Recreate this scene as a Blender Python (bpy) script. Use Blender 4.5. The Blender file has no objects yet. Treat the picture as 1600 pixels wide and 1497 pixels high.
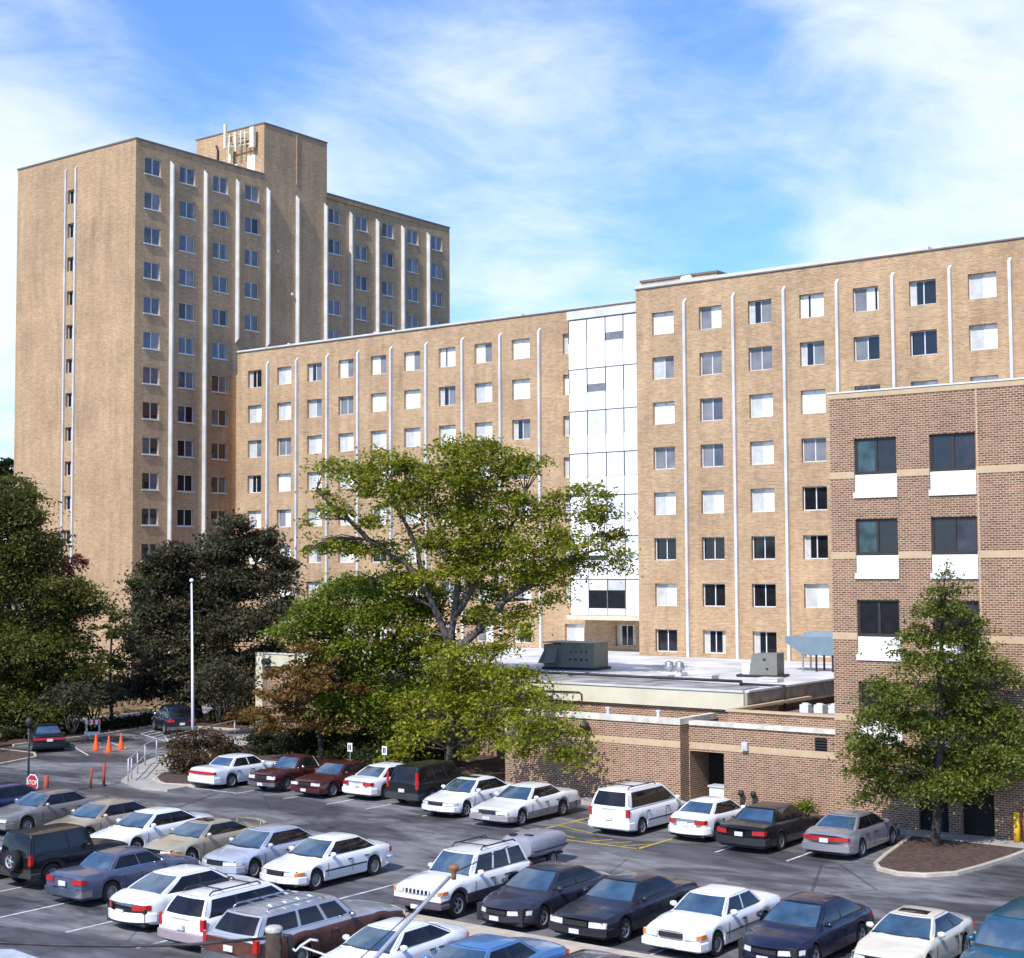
import bpy, bmesh, math, random
import numpy as np
from mathutils import Vector, Matrix
PI = math.pi
R = math.radians
scn = bpy.context.scene
COL = scn.collection
random.seed(7)
rng = np.random.default_rng(11)

# ---------------------------------------------------------------- camera
# World axes follow the buildings: +X runs along the long wing, +Y away from the lot.
CAMZ = 10.0
F_PX, PITCH, ROLL, YAW = 2347.57, R(3.35265), R(-0.32135), R(36.66783)
def _cam_axes():
    cp, sp = math.cos(PITCH), math.sin(PITCH); cr, sr = math.cos(ROLL), math.sin(ROLL)
    fw = Vector((0, cp, sp)); up = Vector((0, -sp, cp)); rt = Vector((1, 0, 0))
    r = cr * rt + sr * up; u = -sr * rt + cr * up
    A = Vector((math.cos(YAW), -math.sin(YAW), 0)); B = Vector((math.sin(YAW), math.cos(YAW), 0))
    T = lambda v: Vector((v.dot(A), v.dot(B), v.z))
    return T(r), T(u), T(fw)
CR, CU, CF = _cam_axes()
CAMP = Vector((0, 0, CAMZ))
cd = bpy.data.cameras.new('camera'); cam = bpy.data.objects.new('camera', cd); COL.objects.link(cam)
cd.sensor_width = 36.0; cd.lens = F_PX / 1600 * 36; cd.clip_end = 6000; cd.clip_start = 0.5
cam.matrix_world = Matrix(((CR.x, CU.x, -CF.x, 0), (CR.y, CU.y, -CF.y, 0), (CR.z, CU.z, -CF.z, CAMZ), (0, 0, 0, 1)))
cd.dof.use_dof = True; cd.dof.focus_distance = 85.0; cd.dof.aperture_fstop = 1.9
scn.camera = cam

# ---------------------------------------------------------------- sky and sun
SUN = Vector((0.085, -0.70, 0.715)).normalized()
world = bpy.data.worlds.new('World'); scn.world = world; world.use_nodes = True
def build_world():
    nt = world.node_tree; N = nt.nodes; L = nt.links; N.clear()
    out = N.new('ShaderNodeOutputWorld'); bg = N.new('ShaderNodeBackground'); bg.inputs[1].default_value = 0.13
    sky = N.new('ShaderNodeTexSky'); sky.sky_type = 'NISHITA'; sky.sun_disc = False
    sky.sun_elevation = math.asin(SUN.z); sky.sun_rotation = math.atan2(SUN.x, SUN.y)
    sky.air_density = 1.0; sky.dust_density = 0.6; sky.ozone_density = 2.5; sky.altitude = 300
    tc = N.new('ShaderNodeTexCoord')
    sep = N.new('ShaderNodeSeparateXYZ'); L.new(tc.outputs['Generated'], sep.inputs[0])
    # cloud deck coordinates: direction projected on a flat layer overhead
    zc = N.new('ShaderNodeMath'); zc.operation = 'MAXIMUM'; L.new(sep.outputs[2], zc.inputs[0]); zc.inputs[1].default_value = 0.0
    za = N.new('ShaderNodeMath'); za.operation = 'ADD'; L.new(zc.outputs[0], za.inputs[0]); za.inputs[1].default_value = 0.16
    dx = N.new('ShaderNodeMath'); dx.operation = 'DIVIDE'; L.new(sep.outputs[0], dx.inputs[0]); L.new(za.outputs[0], dx.inputs[1])
    dy = N.new('ShaderNodeMath'); dy.operation = 'DIVIDE'; L.new(sep.outputs[1], dy.inputs[0]); L.new(za.outputs[0], dy.inputs[1])
    cmb = N.new('ShaderNodeCombineXYZ'); L.new(dx.outputs[0], cmb.inputs[0]); L.new(dy.outputs[0], cmb.inputs[1])
    mp = N.new('ShaderNodeMapping'); L.new(cmb.outputs[0], mp.inputs[0]); mp.inputs['Rotation'].default_value = (0, 0, R(25)); mp.inputs['Scale'].default_value = (1.25, 1.0, 1); mp.inputs['Location'].default_value = (0.55, 0.3, 0)
    n1 = N.new('ShaderNodeTexNoise'); n1.inputs['Scale'].default_value = 0.85; n1.inputs['Detail'].default_value = 9; n1.inputs['Roughness'].default_value = 0.56; n1.inputs['Distortion'].default_value = 0.35
    L.new(mp.outputs[0], n1.inputs[0])
    n2 = N.new('ShaderNodeTexNoise'); n2.inputs['Scale'].default_value = 3.0; n2.inputs['Detail'].default_value = 8; n2.inputs['Roughness'].default_value = 0.6; n2.inputs['Distortion'].default_value = 0.5
    L.new(mp.outputs[0], n2.inputs[0])
    mixn = N.new('ShaderNodeMath'); mixn.operation = 'MULTIPLY_ADD'; L.new(n2.outputs[0], mixn.inputs[0]); mixn.inputs[1].default_value = 0.55
    m1_ = N.new('ShaderNodeMath'); m1_.operation = 'MULTIPLY_ADD'; L.new(n1.outputs[0], m1_.inputs[0]); m1_.inputs[1].default_value = 1.45; m1_.inputs[2].default_value = -0.50; L.new(m1_.outputs[0], mixn.inputs[2])
    # where the bank of thin cloud stands in the sky: a few broad soft directions
    acc = mixn.outputs[0]
    def bank(px, py, width, amt):
        nonlocal acc
        d = (CF + CR * ((px - 800) / F_PX) - CU * ((py - 748.5) / F_PX)).normalized()
        dot = N.new('ShaderNodeVectorMath'); dot.operation = 'DISTANCE'; L.new(tc.outputs['Generated'], dot.inputs[0]); dot.inputs[1].default_value = d
        mr = N.new('ShaderNodeMapRange'); mr.interpolation_type = 'SMOOTHSTEP'; L.new(dot.outputs['Value'], mr.inputs[0])
        mr.inputs[1].default_value = 0; mr.inputs[2].default_value = width; mr.inputs[3].default_value = amt; mr.inputs[4].default_value = 0
        ad = N.new('ShaderNodeMath'); ad.operation = 'ADD'; L.new(acc, ad.inputs[0]); L.new(mr.outputs[0], ad.inputs[1]); acc = ad.outputs[0]
    bank(1480, 200, 0.28, 0.34); bank(800, 260, 0.2, 0.17); bank(560, 240, 0.08, 0.08); bank(40, 180, 0.13, 0.03); bank(200, 60, 0.14, -0.06); bank(10, 480, 0.20, 0.36); bank(420,170,0.09,0.10)
    bank(1130, 400, 0.1, -0.12); bank(330, 80, 0.13, -0.12); bank(800, 40, 0.24, -0.12); bank(500,60,0.15,-0.06); bank(1000, 370, 0.07, -0.08); bank(1500, 330, 0.12, 0.12); bank(1560,120,0.1,0.08)
    ramp = N.new('ShaderNodeMapRange'); ramp.interpolation_type = 'SMOOTHSTEP'; L.new(acc, ramp.inputs[0]); ramp.inputs[1].default_value = 0.40; ramp.inputs[2].default_value = 0.93; ramp.inputs[3].default_value = 0.02; ramp.inputs[4].default_value = 0.95
    tint = N.new('ShaderNodeMix'); tint.data_type = 'RGBA'; tint.blend_type = 'MULTIPLY'; tint.inputs[0].default_value = 1.0
    L.new(sky.outputs[0], tint.inputs[6]); tint.inputs[7].default_value = (0.74, 1.06, 1.56, 1)
    mx = N.new('ShaderNodeMix'); mx.data_type = 'RGBA'; L.new(ramp.outputs[0], mx.inputs[0]); L.new(tint.outputs[2], mx.inputs[6]); mx.inputs[7].default_value = (6.0, 6.6, 7.0, 1)
    L.new(mx.outputs[2], bg.inputs[0]); L.new(bg.outputs[0], out.inputs[0])
build_world()
sd = bpy.data.lights.new('sun', 'SUN'); so = bpy.data.objects.new('sun', sd); COL.objects.link(so)
sd.energy = 4.2; sd.angle = R(0.6); sd.color = (1.0, 0.95, 0.87)
so.rotation_euler = SUN.to_track_quat('Z', 'Y').to_euler(); so.location = (0, 0, 80)
scn.view_settings.view_transform = 'Standard'; scn.view_settings.look = 'None'
scn.view_settings.exposure = 0.35; scn.view_settings.gamma = 1.0; scn.view_settings.use_curve_mapping = False
scn.render.engine = 'CYCLES'

# ---------------------------------------------------------------- helpers
def ray(x, y): return CF + CR * ((x - 800) / F_PX) - CU * ((y - 748.5) / F_PX)
def onz(x, y, z=0.0):
    d = ray(x, y); return CAMP + d * ((z - CAMZ) / d.z)
def at(x, y, depth): return CAMP + ray(x, y) * depth

MATS = {}
def mat(name, color, rough=0.7, metal=0.0, spec=0.5, noise=0.12, nscale=3.0, coat=0.0, bump=0.0, bscale=40.0, ior=None, emit=None, detail=4):
    if name in MATS: return MATS[name]
    m = bpy.data.materials.new(name); m.use_nodes = True; nt = m.node_tree; N = nt.nodes; L = nt.links
    b = N['Principled BSDF']; b.inputs['Roughness'].default_value = rough; b.inputs['Metallic'].default_value = metal
    b.inputs['Specular IOR Level'].default_value = spec; b.inputs['Coat Weight'].default_value = coat; b.inputs['Coat Roughness'].default_value = 0.05
    if ior: b.inputs['IOR'].default_value = ior
    geo = N.new('ShaderNodeNewGeometry')
    n = N.new('ShaderNodeTexNoise'); n.inputs['Scale'].default_value = nscale; n.inputs['Detail'].default_value = detail; L.new(geo.outputs['Position'], n.inputs[0])
    cr = N.new('ShaderNodeMapRange'); L.new(n.outputs[0], cr.inputs[0]); cr.inputs[1].default_value = 0.3; cr.inputs[2].default_value = 0.7; cr.inputs[3].default_value = 1 - noise; cr.inputs[4].default_value = 1 + noise
    v = N.new('ShaderNodeVectorMath'); v.operation = 'SCALE'; v.inputs[0].default_value = color[:3]; L.new(cr.outputs[0], v.inputs['Scale'])
    L.new(v.outputs[0], b.inputs['Base Color'])
    if bump > 0:
        n2 = N.new('ShaderNodeTexNoise'); n2.inputs['Scale'].default_value = bscale; n2.inputs['Detail'].default_value = 3; L.new(geo.outputs['Position'], n2.inputs[0])
        bp = N.new('ShaderNodeBump'); bp.inputs['Strength'].default_value = bump; bp.inputs['Distance'].default_value = 0.02; L.new(n2.outputs[0], bp.inputs['Height']); L.new(bp.outputs[0], b.inputs['Normal'])
    MATS[name] = m
    return m

def brick_mat(name, c1, c2, cm, bw, bh, mortar, tint_lo=(0.82, 0.8, 0.78), tint_hi=(1.12, 1.1, 1.08), stain=0.5, bias=0.0, zperiod=None):
    m = bpy.data.materials.new(name); m.use_nodes = True; nt = m.node_tree; N = nt.nodes; L = nt.links
    b = N['Principled BSDF']; b.inputs['Roughness'].default_value = 0.9; b.inputs['Specular IOR Level'].default_value = 0.2
    geo = N.new('ShaderNodeNewGeometry'); sp = N.new('ShaderNodeSeparateXYZ'); L.new(geo.outputs['Position'], sp.inputs[0])
    ad = N.new('ShaderNodeMath'); L.new(sp.outputs[0], ad.inputs[0]); L.new(sp.outputs[1], ad.inputs[1])
    cb = N.new('ShaderNodeCombineXYZ'); L.new(ad.outputs[0], cb.inputs[0]); L.new(sp.outputs[2], cb.inputs[1])
    bt = N.new('ShaderNodeTexBrick'); L.new(cb.outputs[0], bt.inputs['Vector'])
    bt.inputs['Color1'].default_value = (*c1, 1); bt.inputs['Color2'].default_value = (*c2, 1); bt.inputs['Mortar'].default_value = (*cm, 1)
    bt.inputs['Scale'].default_value = 1.0; bt.inputs['Brick Width'].default_value = bw; bt.inputs['Row Height'].default_value = bh; bt.inputs['Mortar Size'].default_value = mortar
    bt.inputs['Mortar Smooth'].default_value = 0.15; bt.inputs['Bias'].default_value = bias
    # broad weathering + streaks running down the wall + floor-band variation
    def noise(scale, sc, det=5):
        mp = N.new('ShaderNodeMapping'); L.new(cb.outputs[0], mp.inputs[0]); mp.inputs['Scale'].default_value = sc
        n = N.new('ShaderNodeTexNoise'); n.inputs['Scale'].default_value = scale; n.inputs['Detail'].default_value = det; n.inputs['Roughness'].default_value = 0.62; L.new(mp.outputs[0], n.inputs[0]); return n.outputs[0]
    a = noise(0.16, (1, 1.6, 1)); c = noise(1.0, (1.6, 0.16, 1)); e = noise(3.4, (0.35, 2.6, 1), 6)
    s1 = N.new('ShaderNodeMath'); s1.operation = 'ADD'; L.new(a, s1.inputs[0]); L.new(c, s1.inputs[1])
    s2 = N.new('ShaderNodeMath'); s2.operation = 'ADD'; L.new(s1.outputs[0], s2.inputs[0]); L.new(e, s2.inputs[1])
    mr = N.new('ShaderNodeMapRange'); L.new(s2.outputs[0], mr.inputs[0]); mr.inputs[1].default_value = 1.15; mr.inputs[2].default_value = 1.85
    tm = N.new('ShaderNodeMix'); tm.data_type = 'RGBA'; L.new(mr.outputs[0], tm.inputs[0]); tm.inputs[6].default_value = (*tint_lo, 1); tm.inputs[7].default_value = (*tint_hi, 1)
    mu = N.new('ShaderNodeMix'); mu.data_type = 'RGBA'; mu.blend_type = 'MULTIPLY'; mu.inputs[0].default_value = 1.0; L.new(bt.outputs[0], mu.inputs[6]); L.new(tm.outputs[2], mu.inputs[7])
    # sparse dark run-off stains
    st = noise(0.55, (1.2, 0.5, 1), 8); sm = N.new('ShaderNodeMapRange'); L.new(st, sm.inputs[0]); sm.inputs[1].default_value = 0.6; sm.inputs[2].default_value = 0.78; sm.inputs[3].default_value = 0; sm.inputs[4].default_value = stain
    mm = N.new('ShaderNodeMix'); mm.data_type = 'RGBA'; mm.blend_type = 'MULTIPLY'; L.new(sm.outputs[0], mm.inputs[0]); L.new(mu.outputs[2], mm.inputs[6]); mm.inputs[7].default_value = (0.55, 0.5, 0.47, 1)
    L.new(mm.outputs[2], b.inputs['Base Color'])
    bp = N.new('ShaderNodeBump'); bp.inputs['Strength'].default_value = 0.5; bp.inputs['Distance'].default_value = 0.01; bp.invert = True; L.new(bt.outputs['Fac'], bp.inputs['Height']); L.new(bp.outputs[0], b.inputs['Normal'])
    MATS[name] = m
    return m

def leaf_mat(name, ca, cb_, cc=None):
    m = bpy.data.materials.new(name); m.use_nodes = True; nt = m.node_tree; N = nt.nodes; L = nt.links
    b = N['Principled BSDF']; b.inputs['Roughness'].default_value = 0.55; b.inputs['Specular IOR Level'].default_value = 0.3
    geo = N.new('ShaderNodeNewGeometry'); rp = N.new('ShaderNodeValToRGB'); L.new(geo.outputs['Random Per Island'], rp.inputs[0])
    rp.color_ramp.elements[0].color = (*ca, 1); rp.color_ramp.elements[1].color = (*cb_, 1)
    if cc: e = rp.color_ramp.elements.new(0.93); e.color = (*cb_, 1); rp.color_ramp.elements[-1].color = (*cc, 1)
    n = N.new('ShaderNodeTexNoise'); n.inputs['Scale'].default_value = 0.45; n.inputs['Detail'].default_value = 3; L.new(geo.outputs['Position'], n.inputs[0])
    mr = N.new('ShaderNodeMapRange'); L.new(n.outputs[0], mr.inputs[0]); mr.inputs[1].default_value = 0.3; mr.inputs[2].default_value = 0.7; mr.inputs[3].default_value = 0.72; mr.inputs[4].default_value = 1.3
    v = N.new('ShaderNodeVectorMath'); v.operation = 'SCALE'; L.new(rp.outputs[0], v.inputs[0]); L.new(mr.outputs[0], v.inputs['Scale'])
    L.new(v.outputs[0], b.inputs['Base Color'])
    tr = N.new('ShaderNodeBsdfTranslucent'); L.new(v.outputs[0], tr.inputs[0]); mx = N.new('ShaderNodeMixShader'); mx.inputs[0].default_value = 0.48
    L.new(b.outputs[0], mx.inputs[1]); L.new(tr.outputs[0], mx.inputs[2]); L.new(mx.outputs[0], N['Material Output'].inputs[0])
    MATS[name] = m
    return m

class MB:
    """collects polygons for ONE mesh object"""
    def __init__(s): s.v = []; s.f = []; s.mi = []; s.sm = []
    def add(s, vs, fs, mi=0, smooth=False):
        o = len(s.v); s.v += [tuple(p) for p in vs]
        for f in fs: s.f.append(tuple(i + o for i in f)); s.mi.append(mi); s.sm.append(smooth)
        return s
    def box(s, x0, x1, y0, y1, z0, z1, mi=0):
        return s.add([(x0,y0,z0),(x1,y0,z0),(x1,y1,z0),(x0,y1,z0),(x0,y0,z1),(x1,y0,z1),(x1,y1,z1),(x0,y1,z1)],
              [(0,3,2,1),(4,5,6,7),(0,1,5,4),(1,2,6,5),(2,3,7,6),(3,0,4,7)], mi)
    def quad(s, a, b, c, d, mi=0): return s.add([a,b,c,d], [(0,1,2,3)], mi)
    def tube(s, path, rad, n=8, mi=0, cap=True):
        path = [Vector(p) for p in path]; m = len(path)
        if not hasattr(rad, '__len__'): rad = [rad] * m
        vs = []; ref = None
        for i, p in enumerate(path):
            t = (path[min(i+1, m-1)] - path[max(i-1, 0)]).normalized()
            if ref is None: ref = t.orthogonal().normalized()
            a = (ref - t * ref.dot(t)).normalized(); ref = a; b = t.cross(a)
            for k in range(n):
                an = 2*PI*k/n; vs.append(p + (a*math.cos(an) + b*math.sin(an))*rad[i])
        fs = [(i*n+k, i*n+(k+1) % n, (i+1)*n+(k+1) % n, (i+1)*n+k) for i in range(m-1) for k in range(n)]
        s.add(vs, fs, mi, True)
        if cap:
            o = len(s.v)-len(vs); s.f.append(tuple(o+k for k in range(n))[::-1]); s.mi.append(mi); s.sm.append(False)
            s.f.append(tuple(o+(m-1)*n+k for k in range(n))); s.mi.append(mi); s.sm.append(False)
        return s
    def lathe(s, prof, c=(0,0,0), axis='z', n=16, mi=0, smooth=True):
        vs = []
        for r, h in prof:
            for k in range(n):
                a = 2*PI*k/n; x, y = r*math.cos(a), r*math.sin(a)
                p = (x, y, h) if axis == 'z' else ((h, x, y) if axis == 'x' else (x, h, y))
                vs.append((p[0]+c[0], p[1]+c[1], p[2]+c[2]))
        fs = [(i*n+k, i*n+(k+1) % n, (i+1)*n+(k+1) % n, (i+1)*n+k) for i in range(len(prof)-1) for k in range(n)]
        return s.add(vs, fs, mi, smooth)
    def prism(s, poly, z0, z1, mi=0):
        n = len(poly); vs = [(x, y, z0) for x, y in poly] + [(x, y, z1) for x, y in poly]
        a = sum(poly[i][0]*poly[(i+1) % n][1]-poly[(i+1) % n][0]*poly[i][1] for i in range(n))
        top = tuple(range(n, 2*n)); bot = tuple(range(n))[::-1]; sides = [(i, (i+1) % n, n+(i+1) % n, n+i) for i in range(n)]
        if a < 0: top = top[::-1]; bot = bot[::-1]; sides = [q[::-1] for q in sides]
        return s.add(vs, [top, bot]+sides, mi)
    def mesh(s, name, mats, sharp=None, weld=False):
        me = bpy.data.meshes.new(name); me.from_pydata(s.v, [], s.f)
        for m in (mats if isinstance(mats, (list, tuple)) else [mats]): me.materials.append(m)
        me.polygons.foreach_set('material_index', s.mi); me.polygons.foreach_set('use_smooth', s.sm)
        if weld:
            bm = bmesh.new(); bm.from_mesh(me); bmesh.ops.remove_doubles(bm, verts=bm.verts, dist=0.0015); bmesh.ops.recalc_face_normals(bm, faces=bm.faces); bm.to_mesh(me); bm.free()
        me.update()
        if sharp: me.set_sharp_from_angle(angle=R(sharp))
        return me
def link(name, me, parent=None, loc=None, rot=None):
    o = bpy.data.objects.new(name, me); COL.objects.link(o)
    if parent: o.parent = parent
    if loc is not None: o.location = loc
    if rot is not None: o.rotation_euler = rot
    return o
def obj(name, mb, mats, parent=None, loc=None, rot=None, **k): return link(name, mb.mesh(name, mats, **k), parent, loc, rot)
def tag(o, label=None, cat=None, group=None, kind=None):
    if label: o['label'] = label
    if cat: o['category'] = cat
    if group: o['group'] = group
    if kind: o['kind'] = kind
    return o
def empty(name, loc, label, cat, group=None, rz=0):
    o = bpy.data.objects.new(name, None); COL.objects.link(o); o.location = loc; o.rotation_euler = (0, 0, rz); o.empty_display_size = 0.3
    return tag(o, label, cat, group)
def struct(name, mb, m): return tag(obj(name, mb, m), kind='structure')

# ---------------------------------------------------------------- materials
M_TAN = brick_mat('tan_brick', (0.495, 0.332, 0.200), (0.350, 0.220, 0.130), (0.50, 0.39, 0.27), 0.24, 0.085, 0.012, tint_lo=(0.72,0.70,0.68), tint_hi=(1.18,1.17,1.12), stain=0.6)
M_BRN = brick_mat('brown_brick', (0.265, 0.145, 0.096), (0.120, 0.066, 0.047), (0.52, 0.39, 0.28), 0.225, 0.084, 0.0135, tint_lo=(0.78,0.76,0.75), tint_hi=(1.14,1.10,1.04), stain=0.5)
M_BAND = mat('cream_band', (0.50, 0.37, 0.23), 0.85, noise=0.08)
M_WHITE = mat('white_painted_concrete', (0.56, 0.56, 0.555), 0.65, noise=0.16, nscale=0.9, detail=8)
M_PANEL = mat('white_panel', (0.80, 0.80, 0.80), 0.45, noise=0.03, nscale=0.8)
M_CREAM = mat('cream_fascia', (0.58, 0.535, 0.40), 0.6, noise=0.10, nscale=0.8)
M_ALU = mat('white_window_frame', (0.66, 0.66, 0.67), 0.4, noise=0.04)
M_COPE = mat('metal_coping', (0.16, 0.135, 0.115), 0.5, noise=0.1)
M_BFRAME = mat('dark_bronze_frame', (0.035, 0.024, 0.022), 0.45)
M_ROOFW = mat('white_roof_membrane', (0.56, 0.56, 0.57), 0.7, noise=0.32, nscale=0.45, detail=10)
M_GRAVEL = mat('grey_roof_gravel', (0.15, 0.155, 0.17), 0.95, noise=0.25, nscale=9, bump=0.6)
M_GLD = mat('window_glass_dark', (0.012, 0.013, 0.018), 0.06, spec=0.6, noise=0.3, ior=1.5)
M_GLB = mat('window_glass_blue_curtain', (0.075, 0.08, 0.115), 0.12, spec=0.7, noise=0.35, nscale=1.5, ior=1.5)
M_GLG = mat('window_glass_grey_curtain', (0.19, 0.19, 0.205), 0.15, spec=0.6, noise=0.25, nscale=1.2, ior=1.5)
M_GLL = mat('window_light_curtain', (0.50, 0.51, 0.50), 0.25, noise=0.14, nscale=2.2, coat=0.3)
M_GLW = mat('window_white_blind', (0.88, 0.88, 0.87), 0.3, noise=0.03, coat=0.3)
M_GLT = mat('window_glass_teal', (0.035, 0.07, 0.08), 0.08, spec=0.5, noise=0.5, nscale=2.2, ior=1.5)
M_DARK = mat('dark_void', (0.012, 0.011, 0.011), 0.9)
M_BLACK = mat('black_plastic', (0.018, 0.018, 0.02), 0.6)
M_STEEL = mat('galvanised_steel', (0.42, 0.44, 0.46), 0.35, metal=0.7)
M_HVAC = mat('green_grey_sheet_metal', (0.20, 0.205, 0.155), 0.55, noise=0.1)
M_HVAC2 = mat('olive_grey_sheet_metal', (0.17, 0.175, 0.155), 0.55, noise=0.1)
M_DUCT = mat('blue_grey_duct', (0.17, 0.23, 0.28), 0.4, noise=0.08)
M_CONC = mat('concrete', (0.36, 0.33, 0.29), 0.9, noise=0.15, nscale=1.5, detail=8)
M_KERB = mat('kerb_concrete', (0.44, 0.38, 0.30), 0.9, noise=0.18, nscale=2.5)
M_MULCH = mat('brown_mulch', (0.075, 0.042, 0.028), 1.0, noise=0.5, nscale=6, bump=1.0, bscale=14, detail=8)
M_BARK = mat('grey_bark', (0.095, 0.08, 0.07), 0.95, noise=0.35, nscale=5, bump=0.8)
M_BARKD = mat('dark_bark', (0.045, 0.036, 0.03), 0.95, noise=0.35, nscale=5, bump=0.8)
M_LINE = mat('white_road_paint', (0.50, 0.50, 0.50), 0.8, noise=0.4, nscale=3.0, detail=8)
M_YLINE = mat('yellow_road_paint', (0.42, 0.28, 0.045), 0.8, noise=0.35, nscale=3.0, detail=8)
M_ORANGE = mat('orange_plastic', (0.85, 0.10, 0.015), 0.5)
M_TYRE = mat('tyre_rubber', (0.012, 0.012, 0.013), 0.85)
M_RIM = mat('alloy_rim', (0.45, 0.45, 0.47), 0.3, metal=0.6)
M_HUB = mat('grey_hub_cap', (0.30, 0.29, 0.28), 0.4, metal=0.3)
M_CHROME = mat('chrome_trim', (0.62, 0.62, 0.63), 0.15, metal=1.0)
M_CGLASS = mat('car_glass', (0.03, 0.06, 0.085), 0.03, spec=1.0, noise=0.5, nscale=2.2, ior=2.3)
M_CSIDE = mat('car_side_glass', (0.010, 0.010, 0.012), 0.05, spec=0.5, noise=0.5, nscale=2.0, ior=1.5)
M_LAMP = mat('headlight_lens', (0.62, 0.63, 0.62), 0.1, coat=1.0, noise=0.2, nscale=8)
M_AMBER = mat('amber_lens', (0.75, 0.20, 0.02), 0.2, coat=1.0)
M_RED = mat('red_lens', (0.42, 0.012, 0.012), 0.15, coat=1.0)
M_PLATE = mat('licence_plate', (0.62, 0.64, 0.62), 0.4, noise=0.25, nscale=14)

def asphalt():
    m = bpy.data.materials.new('asphalt'); m.use_nodes = True; nt = m.node_tree; N = nt.nodes; L = nt.links; b = N['Principled BSDF']
    geo = N.new('ShaderNodeNewGeometry')
    def nz(scale, sc=(1,1,1), det=6, dist=0.0, rot=0):
        mp = N.new('ShaderNodeMapping'); L.new(geo.outputs['Position'], mp.inputs[0]); mp.inputs['Scale'].default_value = sc; mp.inputs['Rotation'].default_value = (0, 0, rot)
        n = N.new('ShaderNodeTexNoise'); n.inputs['Scale'].default_value = scale; n.inputs['Detail'].default_value = det; n.inputs['Roughness'].default_value = 0.55; n.inputs['Distortion'].default_value = dist; L.new(mp.outputs[0], n.inputs[0]); return n.outputs[0]
    big = nz(0.2, (0.6, 1.5, 1), 5, 0.6, R(-12)); fine = nz(28, det=3); med = nz(1.3, (0.6, 1.5, 1), 6, 0.3, R(-18))
    r1 = N.new('ShaderNodeValToRGB'); L.new(big, r1.inputs[0]); e = r1.color_ramp.elements
    e[0].position = 0.44; e[0].color = (0.062, 0.060, 0.064, 1); e[1].position = 0.52; e[1].color = (0.130, 0.127, 0.131, 1)
    e2 = r1.color_ramp.elements.new(0.61); e2.color = (0.185, 0.181, 0.184, 1)
    mm = N.new('ShaderNodeMapRange'); L.new(med, mm.inputs[0]); mm.inputs[1].default_value = 0.42; mm.inputs[2].default_value = 0.56; mm.inputs[3].default_value = 0.76; mm.inputs[4].default_value = 1.15
    v = N.new('ShaderNodeVectorMath'); v.operation = 'SCALE'; L.new(r1.outputs[0], v.inputs[0]); L.new(mm.outputs[0], v.inputs['Scale'])
    fm = N.new('ShaderNodeMapRange'); L.new(fine, fm.inputs[0]); fm.inputs[3].default_value = 0.8; fm.inputs[4].default_value = 1.2
    v2 = N.new('ShaderNodeVectorMath'); v2.operation = 'SCALE'; L.new(v.outputs[0], v2.inputs[0]); L.new(fm.outputs[0], v2.inputs['Scale'])
    # tar-sealed cracks
    mpv = N.new('ShaderNodeMapping'); L.new(geo.outputs['Position'], mpv.inputs[0]); mpv.inputs['Scale'].default_value = (0.14, 0.26, 1)
    vo = N.new('ShaderNodeTexVoronoi'); vo.feature = 'DISTANCE_TO_EDGE'; vo.inputs['Scale'].default_value = 1.0; L.new(mpv.outputs[0], vo.inputs[0])
    cr = N.new('ShaderNodeMapRange'); L.new(vo.outputs['Distance'], cr.inputs[0]); cr.inputs[1].default_value = 0.0025; cr.inputs[2].default_value = 0.006; cr.inputs[3].default_value = 0.5; cr.inputs[4].default_value = 1
    v3 = N.new('ShaderNodeVectorMath'); v3.operation = 'SCALE'; L.new(v2.outputs[0], v3.inputs[0]); L.new(cr.outputs[0], v3.inputs['Scale'])
    oil = nz(0.75, (1,1,1), 5, 0.2); om = N.new('ShaderNodeMapRange'); L.new(oil, om.inputs[0]); om.inputs[1].default_value = 0.62; om.inputs[2].default_value = 0.70; om.inputs[3].default_value = 1.0; om.inputs[4].default_value = 0.5
    v4 = N.new('ShaderNodeVectorMath'); v4.operation = 'SCALE'; L.new(v3.outputs[0], v4.inputs[0]); L.new(om.outputs[0], v4.inputs['Scale'])
    L.new(v4.outputs[0], b.inputs['Base Color'])
    rr = N.new('ShaderNodeMapRange'); L.new(big, rr.inputs[0]); rr.inputs[1].default_value = 0.46; rr.inputs[2].default_value = 0.54; rr.inputs[3].default_value = 0.5; rr.inputs[4].default_value = 0.75; L.new(rr.outputs[0], b.inputs['Roughness'])
    bp = N.new('ShaderNodeBump'); bp.inputs['Strength'].default_value = 0.35; bp.inputs['Distance'].default_value = 0.01; L.new(fine, bp.inputs['Height']); L.new(bp.outputs[0], b.inputs['Normal'])
    return m
M_ASPH = asphalt()
M_GRASS = mat('earth_and_grass', (0.055, 0.06, 0.03), 1.0, noise=0.4, nscale=0.6, detail=8)

# ---------------------------------------------------------------- ground
struct('ground', MB().quad((-2500,-600,-0.05),(2500,-600,-0.05),(2500,3000,-0.05),(-2500,3000,-0.05)), M_GRASS)
struct('parking_lot', MB().prism([(-78,5),(12,5),(12,56.5),(-24.9,56.5),(-31,59.5),(-48,59.5),(-48,53.2),(-62,58),(-70,68),(-78,70)], -0.3, 0.0), M_ASPH)
struct('street', MB().prism([(-84.6,20),(-79.2,20),(-79.2,150),(-84.6,150)], -0.3, 0.004), mat('pale_asphalt', (0.26,0.255,0.25), 0.9, noise=0.12, nscale=0.8))
struct('slope', MB().add([(-84.9,10,0.02),(-84.9,140,0.02),(-92,140,1.6),(-130,140,2.5),(-130,10,2.5),(-92,10,1.6)], [(0,5,2,1),(5,4,3,2)]), mat('brown_bank', (0.17,0.11,0.06), 1.0, noise=0.3, nscale=1.2, detail=8))
def P2(x, y): p = onz(x, y); return (p.x, p.y)
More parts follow.
